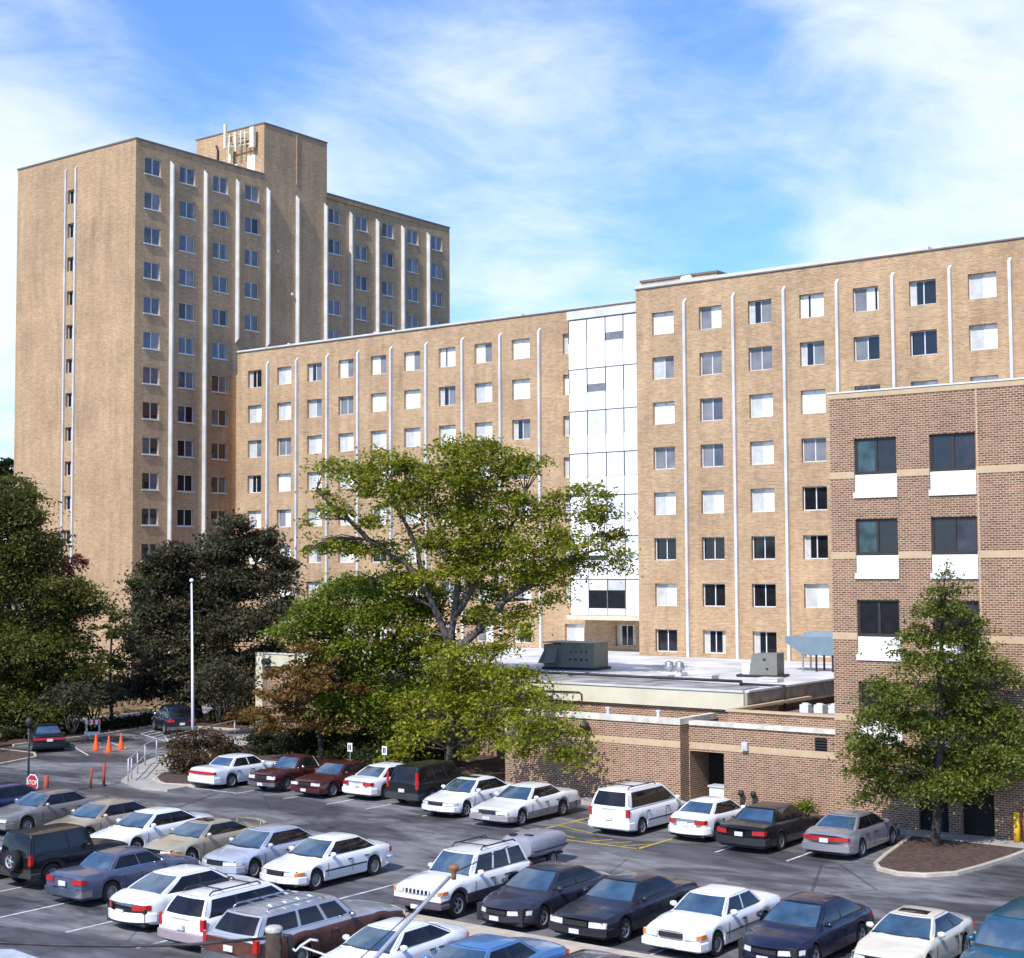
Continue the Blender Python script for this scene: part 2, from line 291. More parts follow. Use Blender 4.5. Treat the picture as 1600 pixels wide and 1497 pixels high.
def kerb(pts, closed=False, w=0.16, h=0.13, name='kerb', m=None):
    mb = MB(); P = [Vector((p[0], p[1], 0)) for p in pts]; n = len(P)
    L_, R_ = [], []
    for i in range(n):
        a = P[(i-1) % n] if (closed or i > 0) else P[i]; b = P[(i+1) % n] if (closed or i < n-1) else P[i]
        t = (b-a).normalized(); nn = Vector((-t.y, t.x, 0)); L_.append(P[i]+nn*w/2); R_.append(P[i]-nn*w/2)
    vs = []
    for l, r in zip(L_, R_): vs += [(l.x,l.y,-0.1),(l.x,l.y,h-0.02),(l.x*0.9+r.x*0.1,l.y*0.9+r.y*0.1,h),(r.x*0.9+l.x*0.1,r.y*0.9+l.y*0.1,h),(r.x,r.y,h-0.02),(r.x,r.y,-0.1)]
    fs = []
    for i in range(n if closed else n-1):
        j = (i+1) % n
        for k in range(5): fs.append((i*6+k, i*6+k+1, j*6+k+1, j*6+k))
    mb.add(vs, fs)
    if not closed: mb.f += [(0,5,4,3,2,1), tuple((n-1)*6+k for k in range(6))]; mb.mi += [0,0]; mb.sm += [False,False]
    return struct(name, mb, m or M_KERB)
# tree island by the brown building
isl = [(-21.6,53.3),(-21.35,52.0),(-20.95,49.5),(-20.6,47.8),(-20.2,47.15),(-19.4,46.8),(-18.6,47.05),(-17.9,47.9),(-17.6,49.5),(-17.35,51.5),(-17.25,53.2)]
struct('planting_bed', MB().prism(isl, -0.2, 0.10), M_MULCH)
kerb(isl)
struct('pavement', MB().prism([(-26.1,53.7),(-21.6,53.32),(-17.2,53.22),(-6,53.2),(-6,58.5),(-26.1,58.5)], -0.2, 0.115), M_CONC)
# concrete median between the two facing rows
struct('median', MB().prism([(-31.2,32.5),(-10.5,32.5),(-10.5,33.25),(-31.2,33.25)], -0.1, 0.13), M_KERB)
# pavement corner with planting bed and beds behind the far row
struct('pavement', MB().prism([(-57.4,46.2),(-58.8,47.8),(-60.9,50.0),(-62.4,52.0),(-63.4,54),(-64.6,57),(-68,66),(-66.3,66),(-61.8,57),(-60.2,54.2),(-57.7,50.5),(-57.9,48.6),(-54.8,46.5),(-53.2,46.6),(-53.2,45.4),(-54.8,45.2)], -0.2, 0.11), M_CONC)
bedp = [(-57.6,48.7),(-56.4,47.3),(-54.8,46.6),(-53.3,47.1),(-52.9,49),(-52.9,53.0),(-48,53.0),(-44.2,53.0),(-41.2,53.2)]
struct('planting_bed', MB().prism(bedp + [(-41.2,62),(-56,66.8),(-62,67),(-66,66),(-61.7,57),(-60.1,54.1),(-57.6,50.5)], -0.2, 0.10), M_MULCH)
kerb(bedp)
struct('pavement', MB().prism([(-41,53.0),(-32.7,53.0),(-32.7,54.2),(-41,54.2)], -0.2, 0.12), M_CONC)
struct('pavement', MB().prism([(-32.6,54.6),(-30.5,54.6),(-30.5,58.6),(-32.6,58.6)], -0.2, 0.10), M_CONC)
# island far left with kerb
il = [(-56.2,38.6),(-57.5,40.3),(-61,42.5),(-66.8,45.6),(-68.2,47.6),(-68.6,49.6),(-69.8,50.4),(-76,50.6)]
struct('planting_bed', MB().prism([P for P in [(-66.0,44.8),(-67.4,46.4),(-68.4,49.4),(-69.8,50.3),(-78,50.4),(-78,30),(-72,34)]], -0.2, 0.12), M_MULCH)
kerb([(-71,40),(-66.0,44.8),(-67.4,46.4),(-68.4,49.4),(-69.8,50.3),(-78,50.4)])
struct('planting_bed', MB().prism([(-55.9,38.9),(-59.6,40.6),(-70,36.0),(-62,28.0)], -0.2, 0.12), mat('ground_cover', (0.04,0.045,0.02), 1.0, noise=0.5, nscale=4, bump=1.0))
# strip with hedge between lot and street
struct('planting_bed', MB().prism([(-74.2,50.6),(-74.6,59.0),(-75.8,64.0),(-79.0,66),(-79.0,50.6)], -0.2, 0.12), M_MULCH)
kerb([(-74.1,52),(-74.5,59.0),(-75.7,64.0),(-78.8,66)])
struct('planting_bed', MB().prism([(-71.5,64.6),(-69.4,64.9),(-70.2,68.4),(-78.6,78),(-78.6,67)], -0.2, 0.12), M_MULCH)
kerb([(-78.6,67.0),(-73.5,64.4),(-69.4,64.9),(-69.6,67.5),(-72,73)])
kerb([(-84.75,20),(-84.75,150)], m=mat('yellow_kerb', (0.5,0.38,0.14), 0.8), w=0.3, h=0.2)
struct('pavement', MB().prism([(-79.1,50),(-78.6,50),(-78.6,66),(-78.6,90),(-79.1,90)], -0.2, 0.13), M_CONC)

# painted markings
def line(x0, y0, x1, y1, w=0.11, m=None, z=0.004):
    a = Vector((x0,y0,0)); b = Vector((x1,y1,0)); t = (b-a).normalized(); n = Vector((-t.y,t.x,0))*w/2
    mb = MB(); k = 6; vs = []
    for i in range(k+1):
        p = a+(b-a)*i/k; q = random.uniform(0.82, 1.05); vs += [(p.x+n.x*q,p.y+n.y*q,z),(p.x-n.x*q,p.y-n.y*q,z)]
    mb.add(vs, [(2*i,2*i+2,2*i+3,2*i+1)[::1] for i in range(k)])
    o = obj('painted_line', mb, m or M_LINE)
    return tag(o, kind='structure')
for x in (-38.15, -35.1, -32.1, -41.2): line(x, 26.4, x, 31.5)
for x in (-29.1,-26.1): line(x, 24.5, x, 31.5)
for x in (-47.3,-44.0,-40.8,-37.8,-34.8,-31.8,-28.9,-26.1,-23.3,-20.7,-18.0,-15.4): line(x, 33.6, x, 38.6)
for x in (-50.3,-47.4,-44.8,-42.6,-39.5,-36.4,-26.15,-23.4): line(x, 46.9, x, 52.6)
line(-53.3,46.9,-50.3,46.9)
for a in [(-33.8,45.9,-33.8,52.0),(-28.7,45.9,-28.7,52.0),(-33.8,45.9,-28.7,45.9)]: line(*a, w=0.15, m=M_YLINE)
for k in range(5): line(-33.65, 47.0+k*1.15, -31.75, 46.2+k*1.15+0.2, w=0.11, m=M_YLINE, z=0.008)
for k in range(3): line(-31.0+k*0.8, 46.0, -30.4+k*0.8, 46.9, w=0.11, m=M_YLINE, z=0.008)
for a in [(-73.1,60.3,-68.2,58.3),(-74.8,63.4,-69.7,61.3),(-68.2,58.3,-69.7,61.3)]: line(*a, w=0.14)
for k in range(6): f_ = k/5; line(-73.1+4.9*f_-0.05, 60.3-2*f_, -74.8+5.1*f_+0.3, 63.4-2.1*f_, w=0.12, z=0.008)
line(-71.8,54.2,-67.1,51.8); line(-72.9,57.2,-67.9,55.0); line(-71.2, 60.5, -66.8, 57.2, w=0.1)

# ---------------------------------------------------------------- windows
# state letters for a pane: W white blind, L light curtain, G grey curtain, D dark, B bluish dark, C curtain beside dark glass, T teal
PM = {'W': M_GLW, 'L': M_GLL, 'G': M_GLG, 'D': M_GLD, 'B': M_GLB, 'T': M_GLT, 'X': mat('window_glass_dusk', (0.03,0.028,0.042), 0.1, noise=0.5, nscale=1.8)}
_pane = {}
def pane_mesh(w, h, st, side):
    key = (round(w,3), round(h,3), st, side)
    if key in _pane: return _pane[key]
    mb = MB(); d = 0.02
    if st == 'C':      # curtain drawn back to the outer jamb
        c = w*0.45; x0, x1 = (0, c) if side == 0 else (w-c, w)
        mb.box(x0, x1, 0, d, 0, h, 1); a0, a1 = (c, w) if side == 0 else (0, w-c); mb.box(a0, a1, 0.001, d, 0, h, 0); mats = [M_GLD, M_GLL]
    elif st == 'H':    # blind half down
        mb.box(0, w, 0, d, h*0.5, h, 1); mb.box(0, w, 0.001, d, 0, h*0.5, 0); mats = [M_GLD, M_GLW]
    elif st == 'K':    # light with a narrow dark gap
        mb.box(0, w*0.62, 0, d, 0, h, 1); mb.box(w*0.62, w*0.82, 0.001, d, 0, h, 0); mb.box(w*0.82, w, 0, d, 0, h, 1); mats = [M_GLD, M_GLW]
    elif st == 'E':    # bluish glass, small light curtain at one edge
        c = w*0.25; mb.box(0, w-c, 0.001, d, 0, h, 0); mb.box(w-c, w, 0, d, 0, h, 1); mats = [M_GLB, M_GLG]
    elif st == 'P':    # a bit of blind at the top only
        mb.box(0, w, 0, d, h*0.84, h, 1); mb.box(0, w, 0.001, d, 0, h*0.84, 0); mats = [M_GLG, M_GLL]
    else: mb.box(0, w, 0, d, 0, h); mats = [PM[st]]
    _pane[key] = mb.mesh('pane', mats); return _pane[key]
_frame = {}
def frame_mesh(w, h, t, fm, sill):
    key = (round(w,3), round(h,3), t, fm.name, sill)
    if key in _frame: return _frame[key]
    mb = MB(); D = 0.07
    mb.box(0, t, 0, D, 0, h); mb.box(w-t, w, 0, D, 0, h); mb.box(t, w-t, 0, D, 0, t*1.2); mb.box(t, w-t, 0, D, h-t, h)
    mb.box(w/2-t*0.6, w/2+t*0.6, 0.005, D, t*1.2, h-t)
    if sill: mb.box(-0.05, w+0.05, -0.19, 0.0, -0.07, -0.002)
    _frame[key] = mb.mesh('window', fm); return _frame[key]
def window(parent, face, a, z, w, h, wallpos, states, recess=0.23, t=0.05, fm=None, sill=True):
    """face '-y' : wall at y=wallpos seen from -y, a is the left edge in x; '+x' : wall at x=wallpos, a = near edge in y"""
    fm = fm or M_ALU
    if face == '-y': loc, rot = (a, wallpos+recess, z), (0, 0, 0)
    else: loc, rot = (wallpos-recess, a, z), (0, 0, PI/2)
    wo = link('window', frame_mesh(w, h, t, fm, sill), parent, loc, rot)
    pw = w/2 - t - t*0.6; ph = h - t*2.2
    for k in (0, 1):
        link('pane', pane_mesh(pw, ph, states[k], k), wo, (t if k == 0 else w/2+t*0.6, 0.03+0.012*k, t*1.2))
    return wo
def wall_holes(mb, face, pos, a0, a1, z0, z1, holes, depth=0.36, mi=0, back=None):
    """planar wall with rectangular openings (a,z,w,h) and reveals"""
    A = sorted({a0, a1, *[h[0] for h in holes], *[h[0]+h[2] for h in holes]}); Z = sorted({z0, z1, *[h[1] for h in holes], *[h[1]+h[3] for h in holes]})
    A = [x for x in A if a0-1e-6 <= x <= a1+1e-6]; Z = [x for x in Z if z0-1e-6 <= x <= z1+1e-6]
    def pt(a, z, d=0): return (a, pos+d, z) if face == '-y' else (pos-d, a, z)
    idx = {}; vs = []; fs = []
    def vi(i, j):
        if (i, j) not in idx: idx[(i, j)] = len(vs); vs.append(pt(A[i], Z[j]))
        return idx[(i, j)]
    for i in range(len(A)-1):
        for j in range(len(Z)-1):
            ca, cz = (A[i]+A[i+1])/2, (Z[j]+Z[j+1])/2
            if any(h[0] < ca < h[0]+h[2] and h[1] < cz < h[1]+h[3] for h in holes): continue
            fs.append((vi(i,j), vi(i+1,j), vi(i+1,j+1), vi(i,j+1)))
    mb.add(vs, fs, mi)
    for (a, z, w, h) in holes:
        p = [pt(a,z), pt(a+w,z), pt(a+w,z+h), pt(a,z+h)]; q = [pt(a,z,depth), pt(a+w,z,depth), pt(a+w,z+h,depth), pt(a,z+h,depth)]
        mb.add(p+q, [(0,1,5,4),(1,2,6,5),(2,3,7,6),(3,0,4,7)], mi)
        mb.add([pt(a-.02,z-.02,depth),pt(a+w+.02,z-.02,depth),pt(a+w+.02,z+h+.02,depth),pt(a-.02,z+h+.02,depth)], [(0,1,2,3)], 1)
def fin(parent, face, pos, a, z0, z1, w=0.165, d=0.24):
    mb = MB(); s = d*1.1
    prof = [(0.01, z0), (-d, z0 if z0 < 1 else z0+0.35), (-d, z1-s), (0.01, z1)]
    vs = []
    for x in (-w/2, w/2):
        for (dd, z) in prof: vs.append((x, dd, z))
    mb.add(vs, [(0,1,2,3),(7,6,5,4),(0,4,5,1),(1,5,6,2),(2,6,7,3),(3,7,4,0)])
    return obj('pilaster', mb, M_WHITE, parent, (a, pos, 0) if face == '-y' else (pos, a, 0), (0,0,0) if face == '-y' else (0,0,PI/2))
SOPT = ['LW','WW','LG','LW','CG','GG','GW','WG','WW','LL','KG','GC','LK','CW']

# ---------------------------------------------------------------- high-rise tower
tower = empty('apartment_tower', (0,0,0), 'tall tan brick tower at the left with a side in shade and a rooftop block', 'building')
TX, TW0, TZ, ST = -92.04, 74.93, 43.40, 2.75
T0z = 41.56; bay = 3.556
ww, wh = 1.62, 1.36
holesT = []; winT = []
bays = [0,1,2,3,6,7,8,9,10]
tstates = {}
for bi in bays:
    for j in range(14):
        cy = 76.44+1.0*0 + bay*bi if bi < 6 else 97.62 + (bi-6)*3.66*0.985
        zc = T0z - j*ST
        if bi < 6: cy = 76.62+bi*3.53
        holesT.append((cy-ww/2, zc-wh/2, ww, wh)); winT.append((bi, j))
def spl(hs, lo, hi): return [h for h in hs if h[0] > lo and h[0]+h[2] < hi]
mb = MB()
wall_holes(mb, '+x', TX, TW0, 96.2, 0, TZ, spl(holesT, TW0, 96.2))
wall_holes(mb, '+x', TX-0.35, 96.35, 114.0, 0, TZ, spl(holesT, 96.2, 114))
mb.quad((TX,96.2,0),(TX-0.9,96.2,0),(TX-0.9,96.2,TZ),(TX,96.2,TZ))
mb.quad((TX-0.35,96.35,0),(TX-0.35,96.35,TZ),(TX-0.9,96.35,TZ),(TX-0.9,96.35,0)); mb.quad((TX-0.9,96.2,0),(TX-0.9,96.35,0),(TX-0.9,96.35,TZ),(TX-0.9,96.2,TZ))
XL = -107.2
SW = 0.95; sx = -99.98
hS = [(sx-SW/2, 40.10-j*ST-0.62, SW, 1.15) for j in range(14)]
wall_holes(mb, '-y', TW0, XL, TX, 0, TZ, hS)
mb.quad((XL,TW0,0),(XL,TW0,TZ),(XL,114,TZ),(XL,114,0)); mb.quad((XL,114,0),(XL,114,TZ),(TX-0.35,114,TZ),(TX-0.35,114,0))
mb.quad((XL,TW0,TZ-0.4),(TX,TW0,TZ-0.4),(TX-0.35,114,TZ-0.4),(XL,114,TZ-0.4))
obj('wall', mb, [M_TAN, M_DARK], tower)
for (h, (bi, j)) in zip(holesT, winT):
    base = random.choice(['BB','BB','EB','BE','BG','DB','BD','EE','DE'])
    if j >= 7: base = random.choice(['DD','DD','DB','DE','BD'])
    window(tower, '+x', h[0], h[1], h[2], h[3], TX if bi < 6 else TX-0.35, base, t=0.06, recess=0.10)
for j, h in enumerate(hS): window(tower, '-y', h[0], h[1], h[2], h[3], TW0, random.choice(['DG','DB','DL','DG']), t=0.05)
for i, y in enumerate([78.42,81.93,85.43,88.94,92.44,95.95]): fin(tower, '+x', TX, y, 28.6 if i in (2,3) else 0.2, 42.4, w=0.13, d=0.38)
for y in [99.6,103.2,106.8,110.55]: fin(tower, '+x', TX-0.35, y, 0.2, 42.4, w=0.13, d=0.38)
for x in (-100.62, -99.33): fin(tower, '-y', TW0, x, 11.6 if x < -100 else 9.6, 42.45, d=0.16)
mb = MB(); c = 0.13   # thin metal roof edge
mb.box(XL-0.06, TX+0.06, TW0-0.06, TW0+0.3, TZ, TZ+c); mb.box(TX-0.3, TX+0.06, TW0+0.3, 88.5, TZ, TZ+c); mb.box(TX-0.65, TX-0.29, 96.4, 114.05, TZ, TZ+c)
obj('coping', mb, M_COPE, tower)
mb = MB()
for y0_, y1_ in ((TW0+0.35, 88.5), (96.4, 113.9)): mb.box(TX-1.2, TX-0.66 if y0_ > 90 else TX-0.32, y0_, y1_, TZ-0.02, TZ+c+0.1)
obj('roof_edge', mb, M_WHITE, tower)
# rooftop block
PZ = 47.85; PY0, PY1, PX0 = 88.57, 96.25, -100.6
mb = MB(); mb.quad((PX0,PY0,43),(TX,PY0,43),(TX,PY0,PZ),(PX0,PY0,PZ)); mb.quad((TX,PY0,TZ),(TX,PY1,TZ),(TX,PY1,PZ),(TX,PY0,PZ))
mb.quad((TX,PY1,43),(PX0,PY1,43),(PX0,PY1,PZ),(TX,PY1,PZ)); mb.quad((PX0,PY1,43),(PX0,PY0,43),(PX0,PY0,PZ),(PX0,PY1,PZ)); mb.quad((PX0,PY0,PZ-.2),(TX,PY0,PZ-.2),(TX,PY1,PZ-.2),(PX0,PY1,PZ-.2))
pent = obj('rooftop_block', mb, M_TAN, tower)
mb = MB(); mb.box(PX0-0.05,TX+0.05,PY0-0.05,PY0+0.25,PZ,PZ+0.12); mb.box(TX-0.25,TX+0.05,PY0+0.25,PY1+0.05,PZ,PZ+0.12); obj('coping', mb, M_COPE, pent)
obj('door', MB().box(-94.05,-93.1,PY0-0.06,PY0,43.3,45.35), M_PANEL, pent)
obj('drainpipe', MB().tube([(-97.9,PY0-0.1,46.9),(-97.7,PY0-0.1,46.5),(-97.7,PY0-0.1,43.4)],0.09,8), M_BLACK, pent)
mb = MB(); mb.box(-99.1,-98.3,PY0-0.05,PY0,44.6,45.5)
for k in range(4): mb.box(-99.05,-98.35,PY0-0.09,PY0-0.05,44.66+k*0.21,44.75+k*0.21,1)
obj('louvre', mb, [M_ALU, M_BLACK], pent)
obj('drain_spout', MB().box(TX,TX+0.06,92.4,92.55,43.3,PZ-0.1), mat('weathered_joint',(0.42,0.27,0.18),0.9), pent)
for (y, z) in ((91.9,33.6),(90.2,37.1)): obj('wall_vent', MB().lathe([(0.0,0.0),(0.16,0.02),(0.16,0.08),(0.0,0.1)],(TX,y,z),'x',10), M_WHITE, tower)
# antennas on the rooftop block
ant = empty('antenna_cluster', (-95.2,88.4,45.5), 'cream antenna panels on brackets on the tower roof block', 'antenna')
def ax(x, y, z): return (x+95.2, y-88.4, z-45.5)
M_ANT = mat('cream_antenna', (0.66,0.62,0.48), 0.5)
def abox(n, x0,x1,y0,y1,z0,z1,m=M_ANT): a = ax(x0,y0,z0); b = ax(x1,y1,z1); return obj(n, MB().box(a[0],b[0],a[1],b[1],a[2],b[2]), m, ant)
abox('panel_antenna',-93.25,-92.75,88.0,88.25,45.85,47.6); abox('panel_antenna',-96.15,-95.9,87.7,87.9,46.2,48.3); abox('panel_antenna',-94.75,-94.6,87.7,87.85,45.7,47.4)
abox('panel_antenna',-95.8,-95.45,87.9,88.1,44.9,46.7)
def atube(n, pts, r, m=M_ANT): return obj(n, MB().tube([ax(*p) for p in pts], r, 6), m, ant)
atube('bracket',[(-96.1,87.9,47.2),(-92.9,88.1,47.2)],0.06); atube('bracket',[(-96.1,87.9,46.3),(-92.9,88.1,46.2)],0.06)
for x in (-95.5,-94.9,-94.1,-93.6): atube('strut',[(x,88.5,46.6),(x,87.8,46.6)],0.05); atube('mast',[(x,87.8,45.7),(x,87.8,47.3+0.2*math.sin(x*5))],0.055)
atube('cable',[(-95.6,88.3,46.6),(-95.3,88.2,45.9),(-95.5,88.3,45.0),(-95.0,88.4,44.5)],0.05,M_BLACK); atube('cable',[(-94.7,88.2,46.9),(-93.8,88.2,46.8),(-93.7,88.2,46.0)],0.045,M_BLACK)
abox('equipment_box',-95.5,-94.9,88.15,88.5,44.3,44.75); 

# ---------------------------------------------------------------- long wing
wing = empty('apartment_wing', (0,0,0), 'long tan brick apartment wing with white pilasters running to the right edge', 'building')
WZ = 27.0; LY = 81.85; RY = 78.30; z0w = 24.80
LST = ['CD LW CG WG WG WG KW WG WW CG','LW LW LG GG WW WW CG LW WW WW','LG GG LW LW LW LW LW LW CG CG','CD WK LW LW LW GG WW LW GG CG','LW GW LW LW GW LW WW LW GW LW','WW LW LG LW DD LW GW DD LW LG','LW WW LW CG LW LW GG LW GW LG','WW LW GG LW WW CG LW GW CD LW']
RST = ['WW GW CG KW GK CD LW GG','LG PP GG CG GD DD LW WW','WW GB LW WW GG LW WW LW','GG GB LW GG WW LW GG LW','LW LW LW DD LW WW LG LW','DD DD DD CD DD LW DD WW','LW DD DD LW GG DD LW WW','DD CC CD GG DD LW WW LW']
mb = MB(); hL = []; sL = []
w2, h2 = 1.52, 1.36
for c in range(11):
    for j in range(8):
        cx = -86.0 + 3.232*c
        if c == 10:
            if j != 7: continue
            cx = -51.95
        if c == 9: cx = -55.9
        hL.append((cx-w2/2, z0w+0.02-j*ST-h2/2, w2, h2)); sL.append(LST[j].split()[c] if c < 10 else 'CC')
wall_holes(mb, '-y', LY, -87.95, -48.72, 3.0, WZ, hL)
hR = []; sR = []
for c in range(8):
    for j in range(8):
        cx = -46.80 + 3.278*c
        hR.append((cx-w2/2, z0w-0.02-j*ST-h2/2, w2, h2)); sR.append(RST[j].split()[c])
wall_holes(mb, '-y', RY, -48.70, -12.0, 3.0, WZ, hR)
mb.quad((-48.70,LY+3,3),(-48.70,RY,3),(-48.70,RY,WZ),(-48.70,LY+3,WZ))
mb.quad((-87.95,97,0),(-87.95,LY,0),(-87.95,LY,WZ),(-87.95,97,WZ)); mb.quad((-12,RY,0),(-12,97,0),(-12,97,WZ),(-12,RY,WZ)); mb.quad((-12,97,0),(-87.95,97,0),(-87.95,97,WZ),(-12,97,WZ))
mb.quad((-87.95,LY,WZ-.3),(-48.7,LY,WZ-.3),(-48.7,97,WZ-.3),(-87.95,97,WZ-.3)); mb.quad((-48.7,RY,WZ-.3),(-12,RY,WZ-.3),(-12,97,WZ-.3),(-48.7,97,WZ-.3))
obj('wall', mb, [M_TAN, M_DARK], wing)
for h, s in zip(hL, sL): window(wing, '-y', h[0], h[1], w2, h2, LY, s)
for h, s in zip(hR, sR): window(wing, '-y', h[0], h[1], w2, h2, RY, s)
for x in (-84.45,-81.3,-78.1,-74.98,-71.75,-68.42,-65.12,-61.8,-58.5): fin(wing, '-y', LY, x, 3.0, 26.1)
for x in (-45.2,-41.9,-38.62,-35.34,-32.05,-28.83,-25.6,-22.3,-19.0): fin(wing, '-y', RY, x, 3.0, 26.1)
mb = MB(); mb.box(-88.0,-48.75,LY-0.07,LY+0.35,WZ,WZ+0.08); mb.box(-48.75,-11.95,RY-0.07,RY+0.35,WZ,WZ+0.08); obj('coping', mb, M_COPE, wing)
mb = MB(); mb.box(-88.0,-60,LY-0.05,LY+0.6,WZ+0.081,WZ+0.2); mb.box(-60,-48.75,LY+0.1,LY+0.6,WZ+0.081,WZ+0.13); mb.box(-48.75,-30,RY-0.05,RY+0.8,WZ+0.081,WZ+0.26); mb.box(-30,-11.95,RY+0.1,RY+0.8,WZ+0.081,WZ+0.13); obj('roof_edge', mb, M_WHITE, wing)
# set-back link between tower and wing
mb = MB(); hk = [(-89.6,z0w-j*ST-0.68,1.1,1.36) for j in range(1,8)]
wall_holes(mb, '-y', 85.5, TX+0.01, -87.96, 0, 26.0, hk); obj('link_wall', mb, [M_TAN, M_DARK], wing)
for h in hk: window(wing, '-y', h[0], h[1], h[2], h[3], 85.5, 'LW')
obj('wall_light', MB().box(-88.6,-87.98,82.6,83.2,25.3,26.1), M_WHITE, wing)
# projecting white panelled bay
BY = 79.8; BX0, BX1, BZ0, BZ1 = -54.85, -48.72, 6.62, 26.5
bay_ = obj('projecting_bay', MB().box(BX0+0.06,BX1,BY+0.06,LY-0.002,BZ0+0.3,BZ1-0.55), M_WHITE, wing)
obj('bay_cap', MB().box(BX0-0.04,BX1,BY-0.05,LY-0.003,BZ1-0.54,BZ1), M_WHITE, bay_); obj('bay_sill', MB().box(BX0-0.14,BX1,BY-0.12,LY-0.003,BZ0,BZ0+0.29), M_CREAM, bay_)
colx = [BX0+0.06, -53.38, -51.97, -50.62, BX1]
M_PBLUE = mat('pale_blue_blind',(0.62,0.68,0.74),0.3,coat=0.4)
zr = [25.93, 22.72, 20.0, 17.27, 14.55, 11.95, 9.22, BZ0+0.32]
gcells = {(3,2):'L',(3,3):'L',(4,2):'L',(5,3):'L',(2,1):'L'}
for r in range(7):
    top, bot = zr[r], zr[r+1]
    for c in range(4):
        x0, x1 = colx[c]+0.025, colx[c+1]-0.025
        zm = top - 1.55 if r < 6 else 7.36
        obj('panel', MB().box(x0,x1,BY,BY+0.055,bot,zm-0.012), M_PANEL, bay_)
        if (r, c) in ((0,2),(1,1)):
            obj('pane', MB().box(x0,x1,BY+0.012,BY+0.055,zm+0.5,top-0.03), M_PANEL, bay_)
            obj('window', MB().box(x0+.03,x1-.03,BY+0.03,BY+0.055,zm+0.012,zm+0.49), M_GLG, bay_)
        elif r == 6 and c in (1,2):
            obj('window', MB().box(x0+.03,x1-.03,BY+0.04,BY+0.058,zm+0.012,8.50), M_GLD, bay_)
            obj('blind', MB().box(x0,x1,BY+0.02,BY+0.055,8.51,top-0.03), M_GLW if c == 1 else M_GLL, bay_)
        elif r == 5 and c in (0,1):
            obj('window', MB().box(x0+.03,x1-.03,BY+0.04,BY+0.058,zm+0.012,zm+0.3), M_GLD, bay_)
            obj('pane', MB().box(x0,x1,BY+0.012,BY+0.055,zm+0.31,top-0.03), M_PANEL, bay_)
        else: obj('pane', MB().box(x0,x1,BY+0.012,BY+0.055,zm+0.012,top-0.03), M_PBLUE if (r,c) in gcells else M_PANEL, bay_)
        mbj = MB().box(x0-0.022,x0+0.028,BY-0.006,BY+0.011,zm+0.012,top-0.03).box(x0+0.028,x1,BY-0.006,BY+0.011,top-0.055,top-0.03); obj('edge_strip', mbj, M_BFRAME, bay_)  # dark strips along the left and top edge of each pane
mb = MB()
for x in colx[1:4]: mb.box(x-0.012,x+0.012,BY+0.02,BY+0.06,BZ0+0.32,25.9)
obj('mullion', mb, M_BFRAME, bay_)
# rooftop bits on the wing
rb = empty('rooftop_hut', (0,0,0), 'low brick rooftop hut above the wing beside a white round vent', 'building')
a = CAMP+ray(1002,440)*(83/ray(1002,440).y); b = CAMP+ray(1120,423)*(83/ray(1120,423).y)
obj('wall', MB().box(a.x,b.x,83,90,26.6,b.z-0.12), M_TAN, rb); obj('coping', MB().box(a.x-.08,b.x+.08,82.92,90.1,b.z-0.118,b.z+0.02), M_COPE, rb)
def rooftop_vent(px, w, lab):
    p = CAMP+ray(px,440)*(w/ray(px,440).y)
    t = empty('roof_vent', (p.x,w,27.0), lab, 'vent')
    obj('housing', MB().lathe([(0.0,-0.5),(0.42,-0.48),(0.45,0.0),(0.30,0.12),(0.0,0.14)],(0,0,0.55),'x',14), M_PANEL, t); obj('base', MB().box(-0.3,0.3,-0.3,0.3,-0.3,0.3), M_ALU, t)
rooftop_vent(1078, 80.5, 'round white vent on the wing roof in front of the brick hut')
for i, px in enumerate((1176,1190)):
    p = CAMP+ray(px,428)*(84/ray(px,428).y)
    t = tag(obj('roof_vent', MB().box(-0.5,0.5,-0.3,0.3,0,0.3).box(-0.6,0.6,-0.35,0.35,0.3,0.36), M_BLACK, None, (p.x,84,27.1)), 'flat dark vent on the wing roof %s' % ('nearer the brick hut' if i == 0 else 'on the side away from the brick hut'), 'vent', 'flat dark vents on the wing roof')
for i, px in enumerate((453,588,617)):
    p = CAMP+ray(px,530)*(83/ray(px,530).y)
    mb = MB().box(-0.25,0.25,-0.25,0.25,0,0.14).tube([(0,0,0.1),(0,0,0.3),(-0.2,0,0.42)],0.1,8)
    tag(obj('roof_vent', mb, M_WHITE, None, (p.x,83,27.05)), ['white gooseneck vent on the wing roof below the blank tower bays','white gooseneck vent on the wing roof edge, middle of the three','white gooseneck vent on the wing roof edge nearest the white bay'][i], 'vent', 'white roof vents on the wing')

# ---------------------------------------------------------------- brown brick building at right
bb = empty('brown_brick_building', (0,0,0), 'four storey brown brick building at the right with cream bands and dark windows', 'building')
BX, BXe, BYf, BZt = -25.05, -17.45, 54.5, 16.5
hB = []
for j in range(4):
    for x0, x1 in ((-24.04,-22.33),(-21.03,-19.28)):
        hB.append((x0, 12.58-3.11*j, x1-x0, 2.30))
hd = [(-21.75,0.0,1.15,2.4),(-20.1,0.0,1.2,2.9)]
mb = MB(); wall_holes(mb, '-y', BYf, BX, BXe, 0, BZt, hB+hd, depth=0.3)
mb.quad((BXe,BYf,0),(BXe,80,0),(BXe,80,BZt),(BXe,BYf,BZt)); mb.quad((BX,80,0),(BX,BYf,0),(BX,BYf,BZt),(BX,80,BZt)); mb.quad((BX,BYf,BZt-.2),(BXe,BYf,BZt-.2),(BXe,80,BZt-.2),(BX,80,BZt-.2)); mb.quad((BXe,80,0),(BX,80,0),(BX,80,BZt),(BXe,80,BZt))
obj('wall', mb, [M_BRN, M_DARK], bb)
